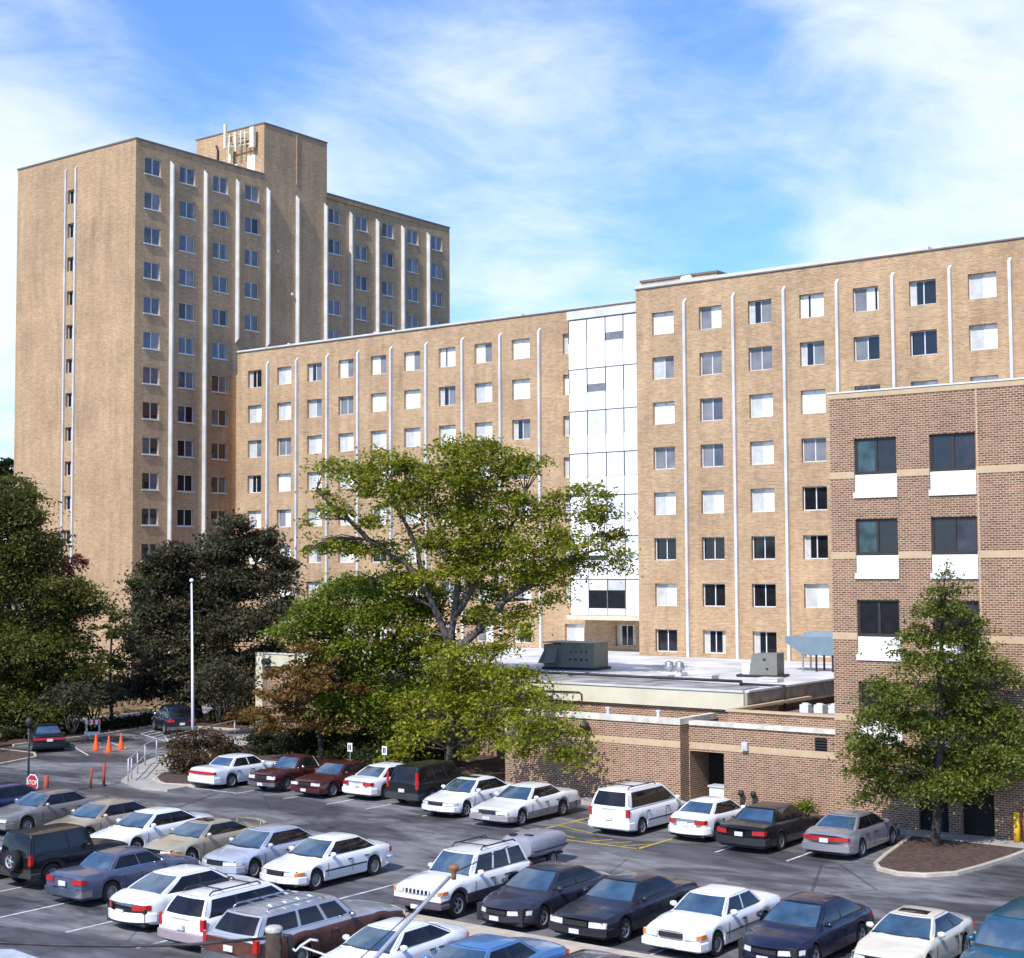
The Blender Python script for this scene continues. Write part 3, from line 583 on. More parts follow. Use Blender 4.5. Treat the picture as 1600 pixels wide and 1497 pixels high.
mb = MB(); mb.box(BX-0.03,BXe+0.03,BYf-0.03,BYf+0.25,BZt-0.02,BZt+0.19); mb.box(BXe-.25,BXe+0.03,BYf+.26,80,BZt-0.02,BZt+0.19); mb.box(BX-0.03,BX+0.25,BYf+.26,80,BZt-0.02,BZt+0.19); obj('coping', mb, M_BAND, bb)
mb = MB(); mb.box(BX-0.06,BXe+0.06,BYf-0.06,BYf+0.3,BZt+0.192,BZt+0.25); obj('metal_cap', mb, M_ALU, bb)
for j in range(4):
    z = 13.35-3.11*j; mb = MB()
    for x0, x1 in ((BX-0.012,-24.05),(-22.32,-21.04),(-19.27,BXe+0.012)): mb.box(x0,x1,BYf-0.012,BYf+0.01,z,z+0.25)
    mb.box(BXe-0.01,BXe+0.012,BYf+0.01,80,z,z+0.25); obj('brick_band', mb, M_BAND, bb)
BSP = [('TD','DX'),('TD','DX'),('DD','DX'),('DD','DD')]
for j in range(4):
    for c, (x0, x1) in enumerate(((-24.04,-22.33),(-21.03,-19.28))):
        zb = 13.50-3.11*j
        window(bb, '-y', x0, zb, x1-x0, 1.38, BYf, BSP[j][c], recess=0.1, t=0.085, fm=M_BFRAME, sill=False)
        pn = obj('spandrel_panel', MB().box(x0+0.01,x1-0.01,BYf+0.03,BYf+0.12,zb-0.69,zb-0.02), M_PANEL, bb)
        obj('panel_sill', MB().box(x0-0.03,x1+0.02,BYf-0.07,BYf+0.1,zb-0.92,zb-0.70), M_PANEL, pn)
for h in hd: obj('door', MB().box(h[0],h[0]+h[2],BYf+0.19,BYf+0.215,0.1,h[3]), M_DARK, bb)  # near-black panels paint the shade inside the recessed doorways
obj('expansion_joint', MB().box(-19.24,-19.19,BYf-0.006,BYf+0.01,3.3,BZt-0.05), M_BAND, bb)

# ---------------------------------------------------------------- low annex (brown walls + white-roofed podium)
pod = empty('white_roofed_podium', (0,0,0), 'low building with a white flat roof and cream fascia in front of the wing', 'building')
ZR = 4.60
mb = MB(); mb.prism([(-70,67.3),(-56,67.3),(-56,63),(-42.2,63),(-42.2,57.45),(-30.5,57.45),(-30.5,78.28),(-48.68,78.28),(-48.68,81.8),(-70,81.8)], ZR-0.3, ZR-0.02); obj('roof', mb, M_ROOFW, pod)
def fascia(pts, z0, z1, d=0.12, m=M_CREAM, name='fascia'):
    mb = MB()
    for (x0,y0),(x1,y1) in zip(pts[:-1], pts[1:]):
        a = Vector((x0,y0,0)); b = Vector((x1,y1,0)); t = (b-a).normalized(); n = Vector((t.y,-t.x,0))*d
        mb.add([(x0,y0,z0),(x1,y1,z0),(x1+n.x,y1+n.y,z0),(x0+n.x,y0+n.y,z0),(x0,y0,z1),(x1,y1,z1),(x1+n.x,y1+n.y,z1),(x0+n.x,y0+n.y,z1)], [(0,3,2,1),(4,5,6,7),(3,2,6,7)[::-1],(0,1,5,4)[::-1],(1,2,6,5),(3,0,4,7)])
    return obj(name, mb, m, pod)
fascia([(-70,67.3),(-56,67.3),(-56,63),(-42.2,63),(-42.2,57.45),(-30.5,57.45)], 3.86, ZR+0.02)
fascia([(-70,67.3),(-56,67.3),(-56,63),(-42.2,63),(-42.2,57.45),(-30.5,57.45)], ZR+0.022, ZR+0.1, 0.18, M_WHITE, 'roof_edge')
fascia([(-30.5,57.45),(-30.5,78.2)], 3.86, ZR+0.02, m=mat('grey_brown_fascia',(0.34,0.30,0.25),0.8,noise=0.3,nscale=2)); fascia([(-30.5,57.45),(-30.5,78.2)], ZR+0.022, ZR+0.1, 0.2, M_ALU, 'roof_edge')  # right-hand side gets a darker grey-brown fascia than the front
mb = MB(); 
for a_, b_ in (((-56,67.3),(-70,67.3)),((-56,63.1),(-56,67.3)),((-42.2,63.1),(-56,63.1)),((-42.2,57.5),(-42.2,63.1)),((-30.5,57.5),(-42.2,57.5)),((-30.5,78,),(-30.5,57.5))):
    mb.quad((a_[0],a_[1]+.02,0),(b_[0],b_[1]+.02,0),(b_[0],b_[1]+.02,3.87),(a_[0],a_[1]+.02,3.87))
obj('wall', mb, [M_BRN, M_DARK], pod)  # darker brick puts the shade under the trees into the wall colour
obj('canopy_lamp', MB().lathe([(0.001,66.95),(0.22,66.97),(0.24,67.1)],(0,0,0),'y',14).lathe([(0.001,0)],(0,0,0)) if False else MB().tube([(-69.2,66.7,4.15),(-69.2,67.15,4.15)],0.2,14), M_BLACK, pod)
obj('canopy_pier', MB().box(-70.1,-69.5,66.9,67.29,0,4.7), M_CREAM, pod)
# roof wear: dirty patch is the membrane itself, a separate grey sheet near the edge
obj('worn_membrane', MB().add([(-44,60.2,ZR+.004),(-42,58.1,ZR+.004),(-34,58.4,ZR+.004),(-31.2,58.2,ZR+.004),(-31.5,60.8,ZR+.004),(-36,62.0,ZR+.004),(-41,63.6,ZR+.004),(-46,65,ZR+.004)],[tuple(range(8))]), mat('grey_worn_membrane',(0.27,0.265,0.27),0.8,noise=0.55,nscale=0.9,detail=9), pod)
obj('roof_pipe', MB().tube([(-47,62.0,ZR+.15),(-44.1,61.3,ZR+.15),(-32.7,61.3,ZR+.15)],0.07,6).tube([(-32.7,61.3,ZR+.1),(-32.4,60.6,ZR+.1),(-30.2,60.6,ZR+.1),(-30.2,60.6,3.7)],0.07,6), M_BLACK, pod)
obj('fascia_conduit', MB().tube([(-42,57.28,4.22),(-38.9,57.28,4.28),(-38.75,57.28,4.2),(-38.75,57.28,3.9)],0.035,5), M_BFRAME, pod)

an = empty('brown_brick_annex', (0,0,0), 'low brown brick annex walls with pale copings behind the far row of cars', 'building')
mb = MB()
mb.quad((-40.9,54.3,0),(-31.85,54.3,0),(-31.85,54.3,3.45),(-40.9,54.3,3.45)); mb.quad((-31.85,54.3,0),(-31.85,57.4,0),(-31.85,57.4,3.45),(-31.85,54.3,3.45)); mb.quad((-40.9,58,0),(-40.9,54.3,0),(-40.9,54.3,3.45),(-40.9,58,3.45)); mb.quad((-40.9,54.3,3.3),(-31.85,54.3,3.3),(-31.85,57.4,3.3),(-40.9,57.4,3.3))
wall_holes(mb, '-y', 55.0, -31.84, -25.06, 0, 3.40, [(-31.80,0,1.60,2.33),(-26.14,2.64,0.52,0.58)], depth=1.6)
mb.quad((-30.2,55.4,3.4),(-25.06,55.4,3.4),(-25.06,55.4,4.0),(-30.2,55.4,4.0)); mb.quad((-31.84,55.0,3.4),(-25.06,55.0,3.4),(-25.06,55.4,3.4),(-31.84,55.4,3.4)); mb.quad((-30.2,60,3.4),(-30.2,55.4,3.4),(-30.2,55.4,4.0),(-30.2,60,4.0))
obj('wall', mb, [M_BRN, M_DARK], an)
mb = MB(); mb.box(-40.95,-31.8,54.24,54.55,3.452,3.70); mb.box(-32.12,-31.8,54.55,57.3,3.452,3.70); obj('coping', mb, mat('pale_stone_coping',(0.60,0.55,0.47),0.8,noise=0.25,nscale=2.5,detail=8), an)
obj('coping', MB().box(-31.79,-25.06,54.92,55.38,3.402,3.57), MATS['pale_stone_coping'], an)
mb = MB(); mb.box(-30.28,-25.06,55.33,55.68,4.002,4.09); mb.box(-30.28,-30.02,55.68,63,3.99,4.09); obj('coping', mb, M_BAND, an)
mb = MB(); mb.box(-40.9,-31.838,54.288,54.32,2.50,2.78); mb.box(-31.838+.02,-25.06,55.688,55.71,2.24,2.50) if False else None
mb.box(-31.80,-25.06,54.988,55.01,2.42,2.70); obj('brick_band', mb, M_BAND, an)
obj('gravel_roof', MB().quad((-30.1,55.5,3.6),(-25.05,55.5,3.6),(-25.05,78,3.6),(-30.1,78,3.6)), M_GRAVEL, an)
lv = obj('louvre', MB().box(-26.14,-25.62,55.05,55.08,2.64,3.22), M_DARK, an)
for k in range(5): obj('slat', MB().box(-26.13,-25.63,54.99,55.04,2.67+k*0.11,2.72+k*0.11), M_BFRAME, lv)
tag(obj('wall_light', MB().box(-29.30,-29.04,54.82,54.99,2.52,2.85).box(-29.26,-29.08,54.80,54.82,2.57,2.79), M_WHITE), 'small white square wall light on the annex wall above the black sedan', 'light')
tag(obj('globe_light', MB().lathe([(0.001,-0.22),(0.14,-0.18),(0.22,-0.02),(0.18,0.14),(0.06,0.2),(0.05,0.34),(0.001,0.36)],(-36.4,54.0,3.15),'z',14), M_BLACK), 'dark round globe lamp hanging from the annex coping', 'light')
for i, x in enumerate((-35.4,-32.9)): tag(obj('coping_bracket', MB().box(x-0.06,x+0.06,54.3,54.42,3.70,3.95).box(x-0.1,x+0.1,54.28,54.45,3.93,4.0), M_WHITE), 'small white post on the annex coping %s' % ('nearer the globe lamp' if i == 0 else 'nearer the doorway corner'), 'post', 'small white posts on the annex coping')
for i, x in enumerate((-29.3,-28.75)): 
    tag(obj('standpipe', MB().tube([(x,54.75,0.1),(x,54.75,0.75)],0.05,8).lathe([(0.001,0.7),(0.11,0.73),(0.13,0.83),(0.08,0.93),(0.001,0.96)],(x,54.75,0),'z',10), M_BLACK), 'black capped standpipe by the annex wall, %s' % ('left one of the pair' if i == 0 else 'right one of the pair'), 'pipe', 'black standpipes by the annex wall')
t = empty('utility_cabinet', (-30.75,55.6,0.1), 'pale metal box standing in the dark annex doorway', 'box'); obj('housing', MB().box(-0.35,0.35,-0.25,0.25,0,0.75), M_ALU, t); obj('lid', MB().box(-0.4,0.4,-0.3,0.3,0.752,0.82), M_WHITE, t)
# podium rooftop plant
def hvac(loc, rz, sc, m, lab):
    t = empty('air_conditioning_unit', loc, lab, 'rooftop unit', None, rz)
    W, D, Hh = 2.9*sc, 1.7*sc, 1.35*sc
    obj('housing', MB().box(-W*0.15,W/2,-D/2,D/2,0.12,Hh), m, t); obj('fan_section', MB().box(-W/2,-W*0.152,-D/2+0.03,D/2-0.03,0.12,Hh-0.07), m, t)
    obj('skid', MB().box(-W/2-0.1,W/2+0.15,-D/2-0.05,D/2+0.05,0,0.11), M_BLACK, t)
    vs = [(-W*0.42,-D/2+0.02,0.25),(-W*0.22,-D/2+0.02,0.25),(-W*0.22,-D/2+0.02,Hh*0.85),(-W*0.42,-D/2+0.02,Hh*0.85),(-W*0.42,-D/2-0.45,0.35),(-W*0.22,-D/2-0.45,0.35)]
    obj('intake_hood', MB().add(vs,[(0,4,3),(1,2,5),(4,5,2,3),(0,1,5,4)]), m, t)
    vs = [(-W/2,-D*0.4,0.25),(-W/2,D*0.4,0.25),(-W/2,D*0.4,Hh*0.8),(-W/2,-D*0.4,Hh*0.8),(-W/2-0.45,-D*0.4,0.3),(-W/2-0.45,D*0.4,0.3)]
    obj('intake_hood', MB().add(vs,[(0,3,4),(1,5,2),(4,3,2,5),(0,4,5,1)]), m, t)
    for k in range(4): obj('access_panel', MB().box(W*(0.0+0.12*k),W*(0.10+0.12*k),-D/2-0.02,-D/2-0.001,0.3,Hh*0.9), m, t)
    mb = MB()
    for k in range(4): mb.box(W*(0.04+0.1*k),W*(0.07+0.1*k),-D/2-0.05,-D/2-0.021,Hh*0.65,Hh*0.7,0); mb.box(W*(0.02+0.11*k),W*(0.05+0.11*k),-D/2-0.05,-D/2-0.021,Hh*0.35,Hh*0.43,0)
    obj('vent_slots', mb, M_BLACK, t)
    obj('roof_cap', MB().box(-W/2-0.03,W/2+0.03,-D/2-0.03,D/2+0.03,Hh+0.002,Hh+0.05), m, t)
hvac((-45.2,66.3,ZR), R(8), 1.02, M_HVAC, 'large green-grey air conditioning unit on the white podium roof, left of the vents')
t = empty('air_conditioning_unit', (-34.3,66.6,ZR), 'smaller olive-grey air conditioning unit on the white podium roof below the ducts', 'rooftop unit', None, R(10))
obj('housing', MB().add([(-0.55,-0.6,0.1),(0.85,-0.6,0.1),(0.85,0.6,0.1),(-0.55,0.6,0.1),(-0.4,-0.6,1.1),(0.85,-0.6,1.15),(0.85,0.6,1.15),(-0.4,0.6,1.1)],[(0,3,2,1),(4,5,6,7),(0,1,5,4),(1,2,6,5),(2,3,7,6),(3,0,4,7)]), M_HVAC2, t)
obj('fan_section', MB().box(-0.98,-0.56,-0.4,0.5,0.1,0.62), M_ALU, t); obj('skid', MB().box(-1.2,1.1,-0.65,0.65,0,0.1), M_BLACK, t); obj('vent_slots', MB().box(0.15,0.3,-0.62,-0.601,0.8,0.9).box(0.3,0.42,-0.62,-0.601,0.35,0.45), M_BLACK, t)
t = empty('exhaust_fan', (-38.4,65.0,ZR), 'pair of grey mushroom exhaust fans on one curb on the podium roof', 'vent')
obj('curb', MB().box(-0.55,0.55,-0.35,0.35,0,0.14), M_ALU, t)
for x in (-0.3,0.3): obj('cowl', MB().lathe([(0.12,0.14),(0.12,0.25),(0.24,0.3),(0.26,0.42),(0.2,0.5),(0.22,0.6),(0.12,0.68),(0.001,0.7)],(x,0,0),'z',14), M_STEEL, t)
for i, (x, y) in enumerate(((-36.0,63.9),(-32.5,63.8),(-37.8,62.8))):
    tag(obj('roof_hatch', MB().box(-0.5,0.5,-0.35,0.35,0,0.14).box(-0.53,0.53,-0.38,0.38,0.142,0.18), M_WHITE, None, (x,y,ZR)), ['low white roof hatch between the exhaust fans and the small air unit','low white roof hatch in front of the small air conditioning unit','low white roof hatch in front of the pair of exhaust fans'][i], 'hatch', 'low white roof hatches')
dk = empty('roof_duct', (-33.6,71.5,ZR), 'blue-grey sheet metal duct on legs on the podium roof', 'duct')
mb = MB(); prof = [(-1.7,1.75),(2.9,1.75),(2.9,0.85),(-0.7,0.85),(-1.6,1.4)]
vs = [(x,-0.6,z) for x, z in prof]+[(x,0.6,z) for x, z in prof]; mb.add(vs, [(0,4,3,2,1),(5,6,7,8,9),(0,1,6,5),(1,2,7,6),(2,3,8,7),(3,4,9,8),(4,0,5,9)]); obj('trunking', mb, M_DUCT, dk)
obj('upper_trunking', MB().add([(-0.9,-0.55,1.752),(2.9,-0.55,1.752),(2.9,0.55,1.752),(-0.9,0.55,1.752),(-0.5,-0.4,2.0),(2.9,-0.4,2.0),(2.9,0.4,2.0),(-0.5,0.4,2.0)],[(4,5,6,7),(0,1,5,4),(1,2,6,5),(2,3,7,6),(3,0,4,7)]), M_DUCT, dk)
for x in (-0.75,0.0,0.9,1.6,2.3): [obj('leg', MB().box(x-0.04,x+0.04,y_,y_+0.08,0,0.85), M_BLACK if x > -0.5 else M_STEEL, dk) for y_ in (-0.5,0.42)]
for i in range(3):
    x = -29.0+0.6*i; tag(obj('condenser', MB().box(-0.2,0.2,-0.2,0.2,0,0.35).lathe([(0.16,0.35),(0.16,0.4),(0.001,0.42)],(0,0,0),'z',10), M_ALU, None, (x-0.2,60.6+0.15*i,3.6)), ['small pale condenser on the gravel roof at the foot of the pipe','small pale condenser on the gravel roof in the middle of the three','small pale condenser on the gravel roof nearest the brown building'][i], 'condenser', 'small condensers on the gravel roof')

# ---------------------------------------------------------------- cars
PAINTS = {}
def paint(name, c, metal=0.0, rough=0.32):
    if max(c) < 0.05: return mat('paint_'+name, c, rough, metal=0.0, noise=0.035, nscale=1.5, coat=0.45, spec=0.25)
    return mat('paint_'+name, c, rough, metal=metal, noise=0.035, nscale=1.5, coat=0.8, spec=0.5)
WHITE = (0.80,0.80,0.81)
_wheel = {}
def wheel_meshes(r, w, style):
    k = (r, w, style)
    if k in _wheel: return _wheel[k]
    ty = MB().lathe([(r*0.62,-w/2),(r*0.93,-w/2),(r,-w*0.34),(r,w*0.34),(r*0.93,w/2),(r*0.62,w/2),(r*0.6,w*0.3),(r*0.6,-w*0.3),(r*0.62,-w/2)],(0,0,0),'x',22).mesh('wheel', M_TYRE, sharp=40)
    rm = MB()
    for s in (1, -1):
        rm.lathe([(r*0.62,s*w*0.46),(r*0.56,s*w*0.40),(r*0.50,s*w*0.34)],(0,0,0),'x',20)
        rm.lathe([(r*0.50,s*w*0.30),(r*0.001,s*w*0.30)],(0,0,0),'x',20, mi=1 if style == 'spoke' else 0)
        if style == 'spoke':
            for q in range(5):
                a = 2*PI*q/5; c_, s_ = math.cos(a), math.sin(a); wd = r*0.09
                p = [(s*w*0.36, c_*r*0.1 - s_*wd, s_*r*0.1 + c_*wd),(s*w*0.36, c_*r*0.1 + s_*wd, s_*r*0.1 - c_*wd),(s*w*0.36, c_*r*0.52 + s_*wd, s_*r*0.52 - c_*wd),(s*w*0.36, c_*r*0.52 - s_*wd, s_*r*0.52 + c_*wd)]
                pp = p + [(v[0]-s*w*0.06, v[1], v[2]) for v in p]; rm.add(pp, [(0,1,2,3),(0,4,5,1),(1,5,6,2),(2,6,7,3),(3,7,4,0)])
            rm.lathe([(r*0.16,s*w*0.3),(r*0.14,s*w*0.40),(r*0.001,s*w*0.41)],(0,0,0),'x',10)
        else:
            rm.lathe([(r*0.30,s*w*0.3),(r*0.26,s*w*0.38),(r*0.10,s*w*0.40),(r*0.001,s*w*0.41)],(0,0,0),'x',14)
            for q in range(10):
                a = 2*PI*q/10; c_, s_ = math.cos(a), math.sin(a)
                rm.add([(s*w*0.31,c_*r*0.36-s_*.018,s_*r*0.36+c_*.018),(s*w*0.31,c_*r*0.36+s_*.018,s_*r*0.36-c_*.018),(s*w*0.31,c_*r*0.45+s_*.022,s_*r*0.45-c_*.022),(s*w*0.31,c_*r*0.45-s_*.022,s_*r*0.45+c_*.022)],[(0,1,2,3)],1)
    rim = rm.mesh('rim', [M_RIM if style == 'spoke' else M_HUB, M_BLACK])
    _wheel[k] = (ty, rim); return _wheel[k]

BASE = dict(L=4.75, W=1.77, H=1.40, fo=0.95, wb=2.70, znose=0.66, zhf=0.76, zc=0.93, zb=0.93, zt=0.98, ztail=0.88, yA=1.30, yB=2.05, yC=3.20, yD=3.95, xr=0.56, xb=0.80,
    kf=0.10, kr=0.09, bf=0.22, br=0.14, sill=0.21, Rw=0.315, ww=0.20, qglass=True, split=(0.48,), style='hub', bump=None, crown=0.05, wside=(0.06,0.95), bulge=0.035, rb=0.12)
def S(**k): d = dict(BASE); d.update(k); return d
SPECS = dict(
 round_sedan=S(), 
 accord=S(L=4.68,W=1.78,H=1.40,yA=1.35,yB=2.10,yC=3.15,yD=3.95,zt=0.97),
 taurus=S(L=5.0,W=1.85,H=1.41,fo=1.02,wb=2.76,bf=0.32,br=0.26,kf=0.16,kr=0.15,znose=0.62,ztail=0.84,zt=0.98,yA=1.40,yB=2.22,yC=3.30,yD=4.25,style='spoke',bulge=0.05),
 taurus_old=S(L=4.88,W=1.80,H=1.38,fo=0.98,bf=0.18,kf=0.10,yA=1.38,yB=2.12,yC=3.25,yD=4.05),
 boxy=S(L=4.75,W=1.74,H=1.37,fo=0.95,wb=2.66,bf=0.06,br=0.05,kf=0.05,kr=0.04,znose=0.72,zhf=0.82,zc=0.93,zt=0.96,ztail=0.90,yA=1.42,yB=2.02,yC=3.15,yD=3.62,xr=0.58,xb=0.78,bulge=0.015),
 crown=S(L=5.35,W=1.95,H=1.43,fo=1.10,wb=2.91,bf=0.15,br=0.12,kf=0.07,kr=0.06,yA=1.75,yB=2.40,yC=3.70,yD=4.30,zt=1.0,xb=0.86,xr=0.60),
 olds=S(L=5.2,W=1.87,H=1.38,fo=1.05,wb=2.81,bf=0.12,br=0.10,kf=0.06,kr=0.05,znose=0.68,yA=1.62,yB=2.32,yC=3.45,yD=4.10,zt=0.99,xb=0.82),
 compact=S(L=4.35,W=1.70,H=1.38,fo=0.88,wb=2.50,bf=0.22,br=0.2,kf=0.14,kr=0.14,yA=1.20,yB=1.92,yC=2.95,yD=3.65,xb=0.76,xr=0.53),
 coupe=S(L=4.6,W=1.76,H=1.34,fo=0.95,wb=2.62,bf=0.24,br=0.18,kf=0.12,kr=0.12,yA=1.40,yB=2.12,yC=3.05,yD=3.90,split=(0.62,),style='spoke'),
 wagon=S(L=4.85,W=1.80,H=1.46,fo=0.98,wb=2.69,bf=0.22,br=0.06,kf=0.10,kr=0.05,yA=1.36,yB=2.08,yC=4.40,yD=4.72,zt=0.96,ztail=0.92,xr=0.58,split=(0.34,0.62),wside=(0.05,0.95)),
 woody=S(L=5.6,W=1.98,H=1.50,fo=1.08,wb=2.94,bf=0.06,br=0.03,kf=0.04,kr=0.03,znose=0.75,zhf=0.86,zc=0.98,zb=0.98,zt=0.98,ztail=0.96,yA=1.95,yB=2.45,yC=5.05,yD=5.45,xr=0.66,xb=0.84,split=(0.30,0.58),bulge=0.01,crown=0.03),
 minivan=S(L=4.75,W=1.83,H=1.73,fo=0.95,wb=2.85,bf=0.20,br=0.04,kf=0.12,kr=0.05,znose=0.72,zhf=0.85,zc=1.06,zb=1.06,zt=1.04,ztail=1.02,yA=1.05,yB=2.00,yC=4.42,yD=4.68,xr=0.66,xb=0.84,split=(0.30,),bulge=0.03,style='spoke',wside=(0.06,0.93)),
 jeep=S(L=4.50,W=1.80,H=1.68,fo=0.82,wb=2.69,bf=0.04,br=0.03,kf=0.04,kr=0.03,znose=0.88,zhf=0.98,zc=1.08,zb=1.08,zt=1.08,ztail=1.06,yA=1.50,yB=2.0,yC=4.15,yD=4.40,xr=0.62,xb=0.80,sill=0.34,Rw=0.36,split=(0.36,0.66),bulge=0.01,style='spoke',crown=0.04),
 suv=S(L=4.45,W=1.78,H=1.70,fo=0.85,wb=2.62,bf=0.12,br=0.03,kf=0.08,kr=0.04,znose=0.80,zhf=0.92,zc=1.04,zb=1.04,zt=1.04,ztail=1.02,yA=1.20,yB=1.80,yC=4.1,yD=4.33,xr=0.62,xb=0.80,sill=0.30,Rw=0.35,split=(0.36,0.64),bulge=0.015,style='spoke'),
 offroad=S(L=3.95,W=1.72,H=1.76,fo=0.75,wb=2.37,bf=0.03,br=0.02,kf=0.03,kr=0.02,znose=0.92,zhf=1.02,zc=1.10,zb=1.10,zt=1.10,ztail=1.08,yA=1.45,yB=1.75,yC=3.75,yD=3.88,xr=0.66,xb=0.78,sill=0.38,Rw=0.38,split=(0.40,),bulge=0.0,style='spoke',crown=0.03),
 pickup=S(L=5.0,W=1.70,H=1.45,fo=0.90,wb=2.95,bf=0.06,br=0.03,kf=0.05,kr=0.03,znose=0.78,zhf=0.88,zc=0.96,zb=0.96,zt=0.93,ztail=0.92,yA=1.45,yB=1.95,yC=2.75,yD=3.0,xr=0.58,xb=0.76,split=(0.93,),wside=(0.08,0.90),sill=0.28,Rw=0.33,bulge=0.01),
)
def lerp(a, b, t): return a+(b-a)*t
def make_car(kind, u_near, w_wheel, away, color, label, metal=0.0, lower=None, chrome=False, spoiler=False, sunroof=False, rack=False, front='plain', tail='wide', cat='car', name=None,
             lamps=None, spare=False, side_strip=None, rot=None, loc=None, roofcol=None, wheel=None, nrear=None, plate=True, group='parked cars in the lot', dirt=None):
    s = SPECS[kind]; L, W = s['L'], s['W']
    ro = L - s['fo'] - s['wb']
    if loc is None:
        cx = u_near - W/2 + 0.03
        cy = w_wheel + L/2 - (ro if away else s['fo']); loc = (cx, cy, 0)
    rz = (PI if away else 0) if rot is None else rot
    rz += R(random.uniform(-0.8, 0.8))
    car = empty(name or 'parked_car', loc, label, cat, group, rz)
    pm = paint(name_of(color), color, metal); lm = lower or pm
    # --- body shell
    fade = lambda t: max(0.0, 1-t)
    hw = lambda y: W/2*(1 - s['kf']*fade(y/0.75)**2 - s['kr']*fade((L-y)/0.75)**2)
    def sx_(y, xf): return s['bf']*fade(y/1.1)*abs(xf)**2.3 - s['br']*fade((L-y)/1.0)*abs(xf)**2.3
    prof = [(0,s['znose']),(0.10,s['znose']+0.055),(0.35,s['zhf']),(s['fo']+0.1,s['zhf']+0.08),(s['yA'],s['zc']),(s['yA']+0.4,s['zb']),(s['yD']-0.2,s['zt']-0.01),(s['yD']+0.05,s['zt']),(L-0.28,s['ztail']+0.06),(L-0.08,s['ztail']+0.03),(L,s['ztail']-0.04)]
    if s['yD'] > L-0.5: prof = prof[:6]+[(s['yD']-0.3,s['zt']),(L-0.03,s['ztail']),(L,s['ztail']-0.04)]
    px_, pz_ = [p[0] for p in prof], [p[1] for p in prof]
    zt = lambda y: float(np.interp(y, px_, pz_))
    Ra = s['Rw']+0.055; ys = set([0,0.03,0.1,0.22,0.4,0.6,L-0.6,L-0.4,L-0.22,L-0.1,L-0.03,L,s['yA'],s['yD'],1.6,2.0,2.4,2.8,3.2] if True else [])
    arches = (s['fo'], s['fo']+s['wb'])
    for f in arches:
        ys = {y for y in ys if not (f-Ra-0.03 < y < f+Ra+0.03)}
        ys |= {f-Ra-0.002, f+Ra+0.002}
        for t in np.linspace(-1, 1, 11): ys.add(round(f+Ra*math.sin(t*PI/2), 4))
    ys = sorted(y for y in ys if 0 <= y <= L)
    def zbot(y):
        for f in arches:
            if abs(y-f) <= Ra+1e-3: return s['Rw'] + math.sqrt(max(0, Ra**2-(y-f)**2))
        return s['sill'] + 0.05*fade(y/0.4) + 0.06*fade((L-y)/0.5)
    nP = 8; secs = []
    for y in ys:
        h = hw(y); z1 = zt(y); z0 = zbot(y); sh = min(0.2, (z1-z0)*0.45)
        half = [(h-0.05,z0),(h-0.012,z0+0.05),(h,(z0+0.05+z1-sh)/2),(h-0.008,z1-sh),(h-0.035,z1-sh*0.45),(h-0.10,z1-sh*0.12),(h*0.5,z1+0.012),(0,z1+0.018)]
        secs.append([(x, y+sx_(y, x/h), z) for x, z in half] + [(-x, y+sx_(y, x/h), z) for x, z in half[-2::-1]])
    n = len(secs[0]); mb = MB(); vs = [p for sc in secs for p in sc]
    fs, mis = [], []
    for i in range(len(secs)-1):
        for k in range(n-1):
            fs.append((i*n+k, (i+1)*n+k, (i+1)*n+k+1, i*n+k+1)); mis.append(1 if (k < 2 or k > n-4 or (kind == 'woody' and (k < 4 or k > n-6))) else 0)
    o = len(mb.v); mb.add([(p[0], p[1]-L/2, p[2]) for p in vs], fs, 0, True); mb.mi = mis[:]
    for i in (0, len(secs)-1):
        for k in range(n//2):
            a, b = i*n+k, i*n+n-1-k
            if k < n//2-1 or True:
                q = (a, a+1, b-1, b) if i == 0 else (b, b-1, a+1, a)
                q = tuple(dict.fromkeys(q))
                if len(q) > 2: mb.f.append(q); mb.mi.append(1 if k < (5 if kind == 'woody' else 2) else 0); mb.sm.append(True)
    obj('body', mb, [pm, lm], car, sharp=38, weld=True)
    # --- greenhouse
    H = s['H']; zb = s['zb']-0.03; zr_ = H-0.06
    yA, yB, yC, yD, xb, xr = s['yA'], s['yB'], s['yC'], s['yD'], s['xb'], s['xr']
    def side(t, v, sg, off=0): 
        y = lerp(lerp(yA,yD,t), lerp(yB,yC,t), v); x = lerp(xb, xr, v) + s['bulge']*math.sin(PI*v*0.9) - 0.05*(abs(2*t-1)**6)*(0.4)
        return (sg*(x+off), y-L/2, lerp(zb, zr_, v) + 0.012*math.sin(PI*v)*0)
    def front_(t, v, off=0):
        x = side(0, v, 1)[0]*t; y = lerp(yA,yB,v)-s['rb']*(1-t*t)*(1-0.35*v)-0.03*math.sin(PI*v); return (x, y-L/2-off*0.6, lerp(zb,zr_,v)+off)
    def rear_(t, v, off=0):
        x = side(1, v, 1)[0]*t; y = lerp(yD,yC,v)+s['rb']*(1-t*t)*(1-0.35*v)*0.8+0.03*math.sin(PI*v); return (x, y-L/2+off*0.6, lerp(zb,zr_,v)+off)
    def roof_(t, q):
        a = front_(t, 1); b = rear_(t, 1); return (a[0]*(1-q)+b[0]*q, lerp(a[1], b[1], q), zr_ + s['crown']*(1-t**4)*(1-abs(2*q-1)**3) + 0.012*(1-t**4))
    gh = MB()
    def grid(fn, us, vs_, mi=0, flip=False):
        V = [fn(u_, v_) for v_ in vs_ for u_ in us]; nu = len(us)
        F = [(j*nu+i, j*nu+i+1, (j+1)*nu+i+1, (j+1)*nu+i) for j in range(len(vs_)-1) for i in range(nu-1)]
        if flip: F = [f[::-1] for f in F]
        return V, F
    T9 = np.linspace(-1,1,9); V5 = np.linspace(0,1,5); S9 = np.linspace(0,1,9)
